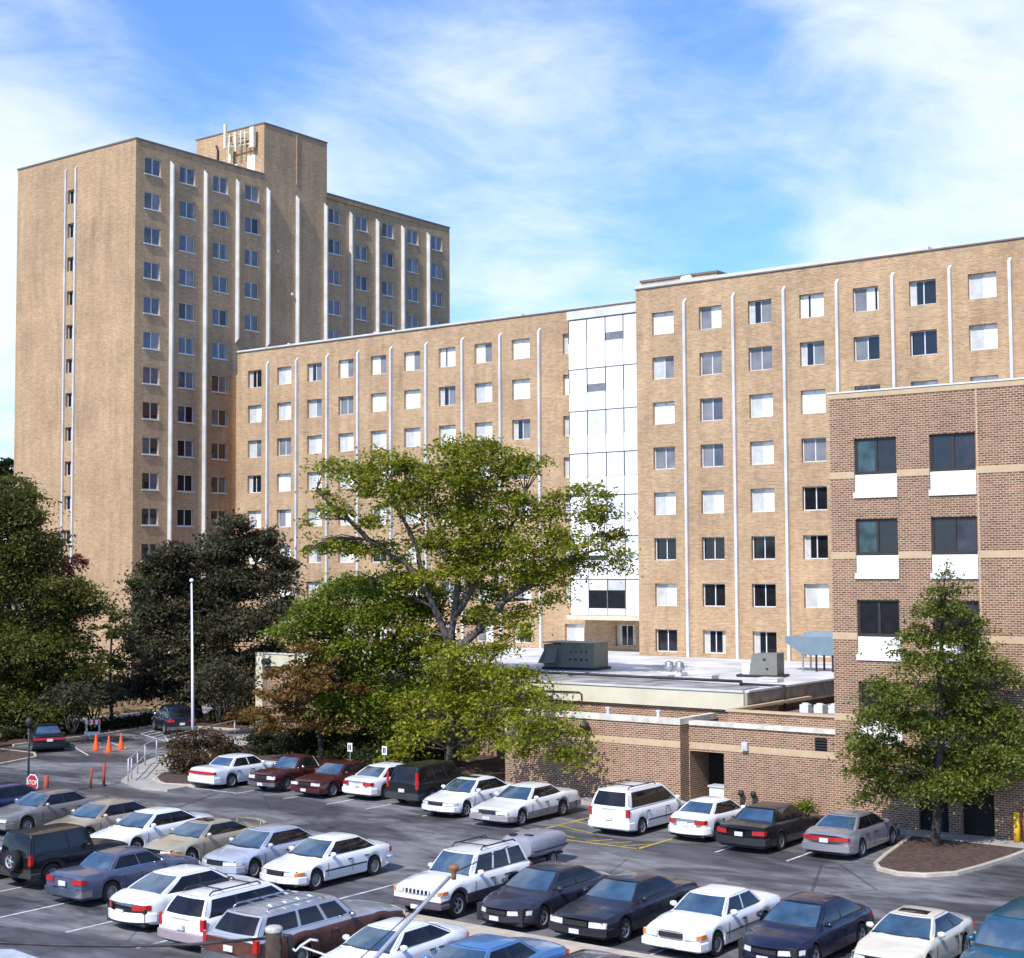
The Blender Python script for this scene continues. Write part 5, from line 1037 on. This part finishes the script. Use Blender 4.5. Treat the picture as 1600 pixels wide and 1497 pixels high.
def cable(n, pts, r, lab, m):
    P = [at(*q) for q in pts]; base = P[0]; o = obj(n, MB().tube([q-base for q in P], r, 6), m, None, base); return tag(o, lab, 'cable')
cable('power_cable', [(-400,1450,22),(-200,1466,22),(0,1473,22),(100,1477,22),(200,1478,22),(300,1476,22),(416,1466,22)], 0.026, 'twisted dark cable running from the pole to the left along the bottom', mat('cable_black',(0.03,0.028,0.03),0.6,noise=0.9,nscale=3.5))
cable('service_wire', [(702,1372,26),(640,1428,26.5),(560,1500,27.2),(470,1580,28)], 0.010, 'thin dark wire falling left from the lamp head over the white sedan', M_BLACK)
cable('service_wire', [(795,1322,32),(760,1340,30),(712,1362,26)], 0.012, 'thin dark wire from the lamp head back over the white sport utility roof', M_BLACK)
# light roof corner bottom-left
tag(obj('low_wall', MB().prism([(q.x,q.y) for q in (onz(-60,1483,1.0),onz(20,1483,1.0),onz(70,1500,1.0),onz(70,1560,1.0),onz(-60,1560,1.0))], 0, 1.0), mat('pale_blue_concrete',(0.38,0.42,0.47),0.8)), 'pale blue-grey wall top in the bottom left corner', 'wall')

# ---------------------------------------------------------------- vegetation
def leaves(blobs, per, size, seed, flat=0.75, clump=0.42, shell=0.5, droop=0.25):
    g = np.random.default_rng(seed); P = []; S_ = []
    for (c, r) in blobs:
        r = np.array(r); vol = (r[0]*r[1]*r[2])**(1/3); nc = max(5, int(9*vol**1.6)); nl = max(10, int(per*vol**2.1/nc))
        d = g.normal(size=(nc,3)); d /= np.linalg.norm(d,axis=1,keepdims=True); rad = shell+(1-shell)*g.random(nc)**0.6
        cc = np.array(c)+d*rad[:,None]*r
        cs = clump*vol**0.5*(0.55+0.9*g.random(nc))
        k = (nl*(0.5+g.random(nc))).astype(int)
        for i in range(nc):
            an = g.random()*6.283; q0 = g.normal(size=(k[i],3))*cs[i]; e1 = q0[:,0]*1.45; e2 = q0[:,1]*0.75; q = np.stack([e1*np.cos(an)-e2*np.sin(an), e1*np.sin(an)+e2*np.cos(an), q0[:,2]*0.42*flat/0.75],1); q[:,2] -= droop*np.hypot(q[:,0],q[:,1])
            P.append(cc[i]+q)
    P = np.concatenate(P); n = len(P)
    nrm = g.normal(size=(n,3)); nrm[:,2] = np.abs(nrm[:,2])+0.5; nrm /= np.linalg.norm(nrm,axis=1,keepdims=True)
    t = g.normal(size=(n,3)); t -= nrm*(t*nrm).sum(1)[:,None]; t /= np.linalg.norm(t,axis=1,keepdims=True); b = np.cross(nrm,t)
    s = size*(0.6+0.8*g.random(n))[:,None]
    V = np.stack([P-t*s, P-b*s*0.5+nrm*s*0.12, P+t*s, P+b*s*0.5+nrm*s*0.12],1).reshape(-1,3)
    me = bpy.data.meshes.new('crown'); me.vertices.add(len(V)); me.vertices.foreach_set('co', V.astype(np.float32).ravel())
    me.loops.add(4*n); me.loops.foreach_set('vertex_index', np.arange(4*n,dtype=np.int32)); me.polygons.add(n)
    me.polygons.foreach_set('loop_start', np.arange(0,4*n,4,dtype=np.int32)); me.polygons.foreach_set('loop_total', np.full(n,4,dtype=np.int32)); me.update(calc_edges=True)
    return me
NL = [0]
def tree(name, label, cat, base, depth, trunks, blobs, m, bark=None, per=420, size=0.13, seed=1, thick=1.0, group=None, dz=None, clump=0.42, jitter=1.0, shell=0.5, droop=0.25, flat=0.75):
    """blobs: (x,y,rx,ry[,dd]) measured in the photograph at the distance of the tree; dd shifts it nearer or farther"""
    g = random.Random(seed); sc = depth/F_PX
    if base is None: b0 = at(trunks[0][0][0], trunks[0][0][1], depth)
    else: b0 = Vector(base)
    b0 = Vector((b0.x, b0.y, 0.1 if dz is None else dz))
    root = empty(name, b0, label, cat, group)
    LIMB = []
    if trunks:
        mb = MB()
        for tr_ in trunks:
            P = []; rr = []
            for q in tr_:
                p = at(q[0], q[1], depth+(q[3] if len(q) > 3 else 0))-b0; P.append(p); rr.append(q[2]*sc/2)
            # soften the path
            Q = [P[0]]; RR = [rr[0]]
            for i in range(1, len(P)):
                mid = (P[i-1]+P[i])/2 + Vector((g.uniform(-1,1),g.uniform(-1,1),g.uniform(-.5,.5)))*0.12*jitter; Q += [mid, P[i]]; RR += [(rr[i-1]+rr[i])/2, rr[i]]
            mb.tube(Q, RR, 8); LIMB += list(zip(Q, RR))
    L = []
    for bl in blobs:
        x, y, rx, ry = bl[:4]; dd = bl[4] if len(bl) > 4 else g.uniform(-1,1)*rx*sc*thick*0.8
        c = at(x, y, depth+dd)-b0; L.append(((c.x,c.y,c.z), (rx*sc, rx*sc*thick, ry*sc)))
        if LIMB:
            q0, r0 = min(LIMB, key=lambda t_: (t_[0]-c).length + max(0, t_[0].z-c.z)*1.5)
            for k in range(3):
                e_ = c + Vector((g.uniform(-1,1)*rx, g.uniform(-1,1)*rx, g.uniform(-.3,.9)*ry))*sc*0.75
                mid = q0.lerp(e_, 0.5) + Vector((g.uniform(-1,1), g.uniform(-1,1), g.uniform(0,1)))*0.12*(e_-q0).length
                ra = min(r0*0.6, 0.012*(e_-q0).length+0.02); mb.tube([q0, mid, e_], [ra, ra*0.6, 0.012], 5, cap=False)
    if trunks: obj('trunk', mb, bark or M_BARK, root)
    me = leaves(L, per, size, seed, clump=clump, shell=shell, droop=droop, flat=flat); me.materials.append(m); NL[0] += len(me.polygons)
    link('crown', me, root)
    return root
LM_OAK = leaf_mat('oak_leaves', (0.12,0.155,0.014), (0.33,0.335,0.028), (0.46,0.36,0.05))
LM_MAP = leaf_mat('maple_leaves', (0.105,0.145,0.015), (0.245,0.300,0.030))
LM_ORG = leaf_mat('turning_leaves', (0.25,0.105,0.04), (0.16,0.135,0.03), (0.34,0.13,0.035))
LM_DRK = leaf_mat('plum_leaves', (0.045,0.050,0.026), (0.130,0.122,0.066), (0.19,0.09,0.04))
LM_OLV = leaf_mat('olive_leaves', (0.060,0.070,0.016), (0.165,0.170,0.034))
LM_PNK = leaf_mat('red_leaves', (0.13,0.03,0.03), (0.24,0.08,0.06))
LM_WIL = leaf_mat('willow_oak_leaves', (0.080,0.110,0.018), (0.230,0.255,0.042), (0.33,0.28,0.06))
LM_SHR = leaf_mat('shrub_leaves', (0.018,0.026,0.010), (0.055,0.070,0.018))
LM_RSH = leaf_mat('russet_shrub_leaves', (0.07,0.03,0.022), (0.13,0.10,0.04), (0.30,0.10,0.08))

oak_tr = [[(706,1205,22),(705,1140,19),(705,1060,18),(706,1010,19)],
 [(706,1020,13),(740,992,12),(775,955,11),(800,930,10),(835,912,9),(870,886,7),(905,868,5),(940,858,3)],
 [(790,940,9),(776,912,7),(770,880,6),(775,850,4)],
 [(703,1015,12),(690,975,11),(668,925,9),(640,885,8),(610,868,7),(575,843,8),(545,812,7),(515,788,5),(495,765,3)],
 [(668,925,9),(655,880,8),(640,830,6),(618,790,5),(612,745,3)],
 [(706,1010,12),(710,960,10),(716,900,9),(722,840,7),(735,780,6),(740,720,3)],
 [(714,960,11),(740,915,10),(770,870,8),(800,820,6),(820,770,4)], [(716,900,7),(690,840,6),(680,780,4)], [(870,886,6),(855,850,5),(862,800,3)]]
oak = [(735,715,46,30),(700,742,45,30),(790,722,36,26),(765,770,50,30),(655,745,42,28),(600,718,34,22),(560,738,34,20),(515,722,24,8),(590,760,34,20),(640,782,38,22),(700,795,45,28),(745,815,45,28),(800,790,34,24),
 (505,765,16,9),(528,795,28,15),(505,845,22,12),(545,852,30,13),(600,850,28,14),(585,812,22,10),(660,838,30,18),(700,850,36,22),(755,865,45,26),(800,845,42,26),(850,805,30,20),(850,855,40,24),(895,840,36,22),(920,800,26,17),(935,765,22,12),(955,840,26,16),(965,868,20,10),(975,885,14,7),(900,880,32,16),(855,895,34,16),(805,895,36,18),(760,905,34,14),(720,880,34,16),(870,930,18,10),(835,905,24,12),(900,765,16,12),(945,800,22,12),(812,735,20,10),(480,860,10,6),(620,870,24,10),(870,770,18,12),(700,700,26,12),(760,700,24,12),(475,815,9,6),(620,722,22,10),(850,715,10,10)]
oak += [(790,985,16,14),(815,955,18,10),(760,960,22,18),(850,940,12,8)]
oak += [(690,1040,36,22,-3.2),(715,1085,40,24,-3.8),(735,1060,40,24,-2),(800,1082,36,20,-6.5),(780,1045,34,14,-5.5),(845,1100,28,18,-7.5),(760,1110,34,20,-5.5),(700,1100,38,24,-1),(660,1130,32,20,0),(620,1165,22,18,-2),(680,1140,20,12,-2),(765,1140,24,14,-6),(640,1100,32,22,1),(815,1055,30,12,-6),(770,1015,26,12,-4),
 (825,1130,22,14,-10),(818,1165,14,14,-11),(865,1140,28,14,-10.5),(890,1165,20,14,-11),(908,1192,9,12,-11.5),(860,1112,24,10,-9.5),(600,1190,10,12,-2),(840,1155,16,10,-10.8),(878,1185,12,10,-11),(800,1120,26,12,-8),(900,1140,14,8,-10.5),(735,1170,14,10,-4),(790,1155,12,14,-9)]
oak_tr += [[(706,1080,9),(745,1095,7,-3),(800,1110,6,-7),(860,1130,4,-10.5),(900,1165,2,-11)],[(706,1060,8),(750,1050,6,-3),(800,1075,4,-6.5)]]
oak += [(640,905,30,16,1),(625,940,26,16,2),(675,895,24,14,-1),(648,985,26,18,1),(690,1015,26,14,-2.5),(745,1020,26,14,-3),(680,945,16,12,3),(800,960,22,12,1),(830,985,18,10,-3),(735,890,26,14,-1),(745,955,24,16,3),(660,962,18,12,2),(722,930,18,14,3),(650,905,22,12,1),(770,930,20,12,2),(692,985,14,12,2.5)]
tree('oak_tree', 'big spreading yellow-green oak in front of the wing with bare grey limbs', 'tree', (-46.9,57.6,0), 74.4, oak_tr, oak, LM_OAK, per=1500, size=0.105, seed=3, thick=0.9, clump=0.46, shell=0.45)
map_tr = [[(572,1205,16),(570,1150,14),(575,1080,12),(585,1020,10),(590,960,7),(585,905,4)],[(575,1080,9),(540,1020,7),(510,980,4)],[(580,1040,9),(620,990,7),(650,940,4)]]
maple = [(560,905,44,16),(605,915,40,20),(520,930,38,18),(480,960,30,16),(450,988,28,11),(500,985,36,18),(550,960,44,24),(600,960,40,24),(650,945,30,22),(560,1005,46,26),(615,1020,46,28),(665,1000,36,24),(500,1020,30,16),(540,1050,38,24),(600,1070,44,28),(660,1060,40,26),(570,1110,40,26),(630,1140,36,22),(525,1090,34,22),(590,1155,32,18),(560,1160,20,12),(700,1040,26,20),(470,1000,18,10),(680,930,20,14)]
tree('maple_tree', 'fresh green maple overlapping the oak on its lower left', 'tree', None, 77.5, map_tr, maple, LM_MAP, bark=M_BARKD, per=1900, size=0.105, seed=5, clump=0.5, shell=0.4)
dog_tr = [[(498,1195,9),(500,1150,8),(480,1110,6),(450,1085,4)],[(500,1150,7),(520,1100,6),(530,1050,3)]]
tree('dogwood_tree', 'low tree with rust and orange autumn leaves in front of the cream canopy', 'tree', None, 76, dog_tr, [(455,1040,34,9),(440,1052,28,8),(505,1030,24,12),(500,1065,30,12),(540,1075,26,16),(480,1010,20,10),(410,1085,28,7),(440,1100,30,10),(400,1112,26,8),(460,1115,34,14),(500,1120,34,16),(470,1075,34,12),(425,1130,24,9),(500,1045,20,12),(540,1130,24,14)], LM_ORG, bark=M_BARKD, per=1300, size=0.11, seed=6, clump=0.3)
tree('dogwood_tree', 'dark olive low tree under the maple beside the orange one', 'tree', None, 79, [[(530,1200,9),(525,1150,8),(520,1090,5)]], [(470,1060,30,14),(510,1080,36,18),(540,1105,36,22),(500,1145,30,14),(550,1060,30,18),(450,1080,22,8)], LM_OLV, bark=M_BARKD, per=1300, size=0.12, seed=16, clump=0.34)
plum = [(372,812,20,22),(355,845,34,22),(400,850,30,24),(425,835,16,18),(440,870,18,16),(330,870,34,22),(290,858,24,16),(255,866,26,14),(235,880,22,16),(225,915,26,20),(270,905,36,26),(320,920,44,30),(380,905,42,28),(430,905,28,22),(450,890,14,12),(240,955,34,24),(300,975,44,30),(360,970,46,30),(410,960,34,26),(215,990,22,18),(260,1020,40,26),(320,1035,44,26),(380,1030,40,26),(420,1010,22,22),(290,1070,36,20),(350,1080,36,18),(400,1075,24,14),(230,1050,26,18),(455,935,12,9),(210,1070,30,20),(415,1090,20,12)]
tree('plum_tree', 'large dark purple-green tree between the tower and the flagpole', 'tree', None, 97, [[(311,1122,13),(310,1080,12),(308,1020,10),(315,950,8),(345,880,5)],[(310,1040,8),(270,980,6),(245,920,4)],[(312,1000,8),(370,940,6),(400,880,4)]], plum, LM_DRK, bark=M_BARKD, per=1900, size=0.135, seed=7, clump=0.46, shell=0.3)
lob = [(-10,800,44,38),(30,790,34,26),(15,850,50,36),(60,850,34,26),(-20,900,50,40),(40,910,56,34),(95,915,40,20),(120,925,34,14),(150,945,16,10),(85,945,44,24),(30,975,56,36),(95,990,36,28),(-10,1020,50,36),(55,1040,52,34),(105,1050,34,28),(20,1090,50,30),(80,1100,42,26),(120,1090,22,22),(45,1122,40,12),(-20,1115,40,20),(105,1112,24,12),(140,1040,20,18),(60,1000,50,26),(10,760,30,16)]
tree('shade_tree', 'large dark olive tree filling the left edge above the side lot', 'tree', None, 91, [[(80,1142,13),(80,1110,13),(78,1060,11),(60,1000,9)],[(30,1146,9),(31,1100,8),(35,1040,6)],[(2,1150,10),(4,1110,8)]], lob, LM_OLV, bark=M_BARKD, per=2100, size=0.115, seed=8, clump=0.5, shell=0.3)
tree('young_tree', 'small yellow-green tree at the foot of the tower corner', 'tree', None, 101, [[(175,1125,6),(172,1060,5),(175,990,3)]], [(180,955,18,14),(160,985,22,16),(195,985,20,14),(150,1020,24,18),(190,1025,26,18),(165,1060,30,18),(205,1010,16,14),(220,960,12,8)], leaf_mat('yellow_green_leaves',(0.04,0.06,0.012),(0.12,0.14,0.03)), bark=M_BARKD, per=620, size=0.15, seed=9, clump=0.32)
tree('red_leaved_tree', 'small reddish tree top in front of the tower side', 'tree', None, 106, [[(100,1120,6),(98,950,5),(96,860,3)]], [(105,872,18,10),(125,880,10,9),(88,838,12,14),(100,890,22,12),(80,860,10,8)], LM_PNK, bark=M_BARKD, per=620, size=0.15, seed=10, clump=0.3)
tree('cedar_tree', 'narrow dark tree top leaning against the tower side at the left', 'tree', None, 104, [[(50,1120,7),(50,900,5),(48,770,3)]], [(40,765,14,9),(52,790,14,10),(45,815,20,12),(62,805,10,8),(60,840,22,10),(75,855,16,12)], LM_DRK, bark=M_BARKD, per=620, size=0.16, seed=12, clump=0.3)
tree('distant_tree', 'dark tree top beyond the tower at the left edge', 'tree', None, 170, [[(2,1010,8),(2,760,6)]], [(5,725,16,10),(-12,735,22,16),(8,745,16,14),(-5,770,26,22)], LM_SHR, per=420, size=0.26, seed=13, clump=0.35)
for i, (px, py, lab) in enumerate(((145,1138,'multi-stemmed crape myrtle by the street behind the barricade'),(345,1125,'multi-stemmed crape myrtle beside the dark sport utility'),(112,1145,'dark multi-stemmed tree by the street left of the barricade'))):
    tr_ = [[(px+q*2,py,3),(px+q*5,py-22,2.5),(px+q*9,py-45,2)] for q in (-2,-1,0,1,2)]
    tree('crape_myrtle', lab, 'tree', None, 94-i*4, tr_, [(px-14,py-60,26,14),(px+16,py-62,28,14),(px,py-78,30,16),(px+30,py-48,18,9),(px-30,py-50,18,9)], LM_DRK, bark=M_BARKD, per=560, size=0.14, seed=20+i, clump=0.36, group='crape myrtles by the street')
# right-hand willow oak
wo = [(1480,884,4,9),(1478,897,8,10),(1469,916,14,12),(1496,916,11,8),(1450,945,26,16),(1490,950,30,18),(1520,965,18,12),(1440,985,28,16),(1480,990,36,18),(1525,1005,24,14),(1415,1020,22,9),(1455,1030,38,18),(1505,1035,36,18),(1550,1035,22,12),(1390,1065,30,12),(1430,1075,38,18),(1480,1075,44,20),(1535,1075,38,18),(1585,1060,24,8),
 (1370,1110,36,16),(1420,1120,44,20),(1475,1120,46,22),(1530,1120,42,20),(1580,1110,30,16),(1355,1165,34,16),(1400,1165,42,22),(1455,1170,44,24),(1510,1170,44,24),(1565,1165,36,20),(1345,1195,18,10),(1375,1210,34,16),(1425,1215,42,18),(1480,1215,42,18),(1530,1210,36,18),(1570,1200,26,14),(1400,1235,20,8),(1500,1240,24,10),(1345,1145,14,7),(1600,1150,20,14),(1590,1200,14,10),(1360,1245,16,8)]
wt = [[(1466,1332,18),(1465,1280,15),(1466,1200,13),(1468,1100,10),(1472,1000,6),(1477,900,2)],[(1466,1220,6),(1430,1200,4),(1380,1195,2)],[(1467,1210,6),(1510,1185,4),(1560,1180,2)],[(1468,1140,5),(1420,1115,3)],[(1468,1120,5),(1520,1100,3)],[(1470,1050,4),(1430,1020,2)]]
tree('willow_oak', 'conical dark green tree on the kerbed island in front of the brown building', 'tree', (-19.9,51.5,0), 53.2, wt, wo, LM_WIL, bark=M_BARKD, per=4200, size=0.07, seed=4, thick=0.95, clump=0.42, shell=0.4, droop=0.45, flat=0.6)
# shrubs
def shrub(name, label, x, y, r, h, m, seed, per=900, size=0.09, group=None, ry=None):
    root = empty(name, (x,y,0.1), label, 'shrub', group); g = random.Random(seed); B = []
    for k in range(7): B.append(((g.uniform(-.5,.5)*r, g.uniform(-.5,.5)*(ry or r), h*g.uniform(0.35,0.62)), (r*0.55,(ry or r)*0.55,h*0.38)))
    me = leaves(B, per, size, seed, clump=0.28, shell=0.2); me.materials.append(m); link('foliage', me, root)
    mb = MB()
    for k in range(4): a = k*1.6; mb.tube([(0,0,0),(math.cos(a)*r*0.25,math.sin(a)*r*0.25,h*0.4)],[0.03,0.015],5)
    obj('stem', mb, M_BARKD, root)
shrub('red_shrub', 'russet bush at the foot of the flagpole, nearer the white sedan', -57.0,50.0,1.2,1.3, LM_RSH, 31, group='russet bushes by the flagpole')
shrub('red_shrub', 'taller russet bush left of the flagpole behind the nearer one', -59.2,52.6,1.5,1.9, LM_RSH, 32, group='russet bushes by the flagpole')
shrub('red_shrub', 'russet bush right of the flagpole towards the hedge', -57.8,53.2,1.0,1.3, LM_RSH, 33, group='russet bushes by the flagpole')
shrub('hedge', 'clipped dark green rounded hedge behind the white boxy sedan', -59.6,57.6,1.5,1.5, LM_SHR, 34, per=1500, size=0.07, ry=2.0)
shrub('dark_shrub', 'dark green shrub behind the maroon pickup', -56.4,57.2,1.9,1.9, LM_SHR, 35, per=1100, group='dark shrubs behind the far row')
shrub('dark_shrub', 'dark green shrub behind the maroon sedan left of the bay signs', -53.4,56.6,1.9,1.9, LM_SHR, 36, per=1100, group='dark shrubs behind the far row')
shrub('dark_shrub', 'low dark shrub behind the white sedan under the oak', -50.2,56.0,1.5,1.2, LM_SHR, 37, per=1000, group='dark shrubs behind the far row')
shrub('dark_shrub', 'low dark shrub beside the oak trunk', -48.6,58.8,1.6,1.6, LM_SHR, 38, per=1000, group='dark shrubs behind the far row')
shrub('green_shrub', 'small bright green bush at the annex wall behind the black sedan', -26.4,54.55,0.5,0.95, LM_MAP, 39, per=1600, size=0.06)
for i in range(7):
    f_ = i/6; shrub('street_hedge', 'low dark bush by the street, %s' % ['nearest the far left dark sedan','second from the left dark sedan','just left of the barricade','directly behind the barricade','just right of the barricade','second before the dark sport utility','nearest the dark sport utility'][i], -76.8-0.3*f_, 52.5+12.5*f_, 1.5, 0.65, LM_SHR, 50+i, per=900, size=0.1, group='low bushes along the street strip')
for i, (x, y) in enumerate(((-73.3,67.5),(-71.0,67.0),(-75.5,70.5))):
    shrub('street_shrub', ['low yellow-green bush by the curved kerb behind the dark sport utility','orange tinted bush by the curved kerb under the dogwood','dark bush further back by the curved kerb'][i], x, y, 1.6, 1.2, [LM_OLV, LM_ORG, LM_SHR][i], 60+i, per=900, size=0.1)
for i, (x, y, r_) in enumerate(((-69.5,43.6,2.2),(-73.5,47.5,2.4),(-60.5,37.6,2.2),(-64,35.5,2.2))):
    shrub('island_shrub', ['low brown-green bush on the kerb island left of the dark sedan','taller bush on the kerb island at the left edge','dark low bush left of the stop sign','dark low bush behind the dark blue car at the left edge'][i], x, y, r_, 1.1, LM_OLV, 70+i, per=700, size=0.1)
print('leaf quads', NL[0], 'objects', len(bpy.data.objects))
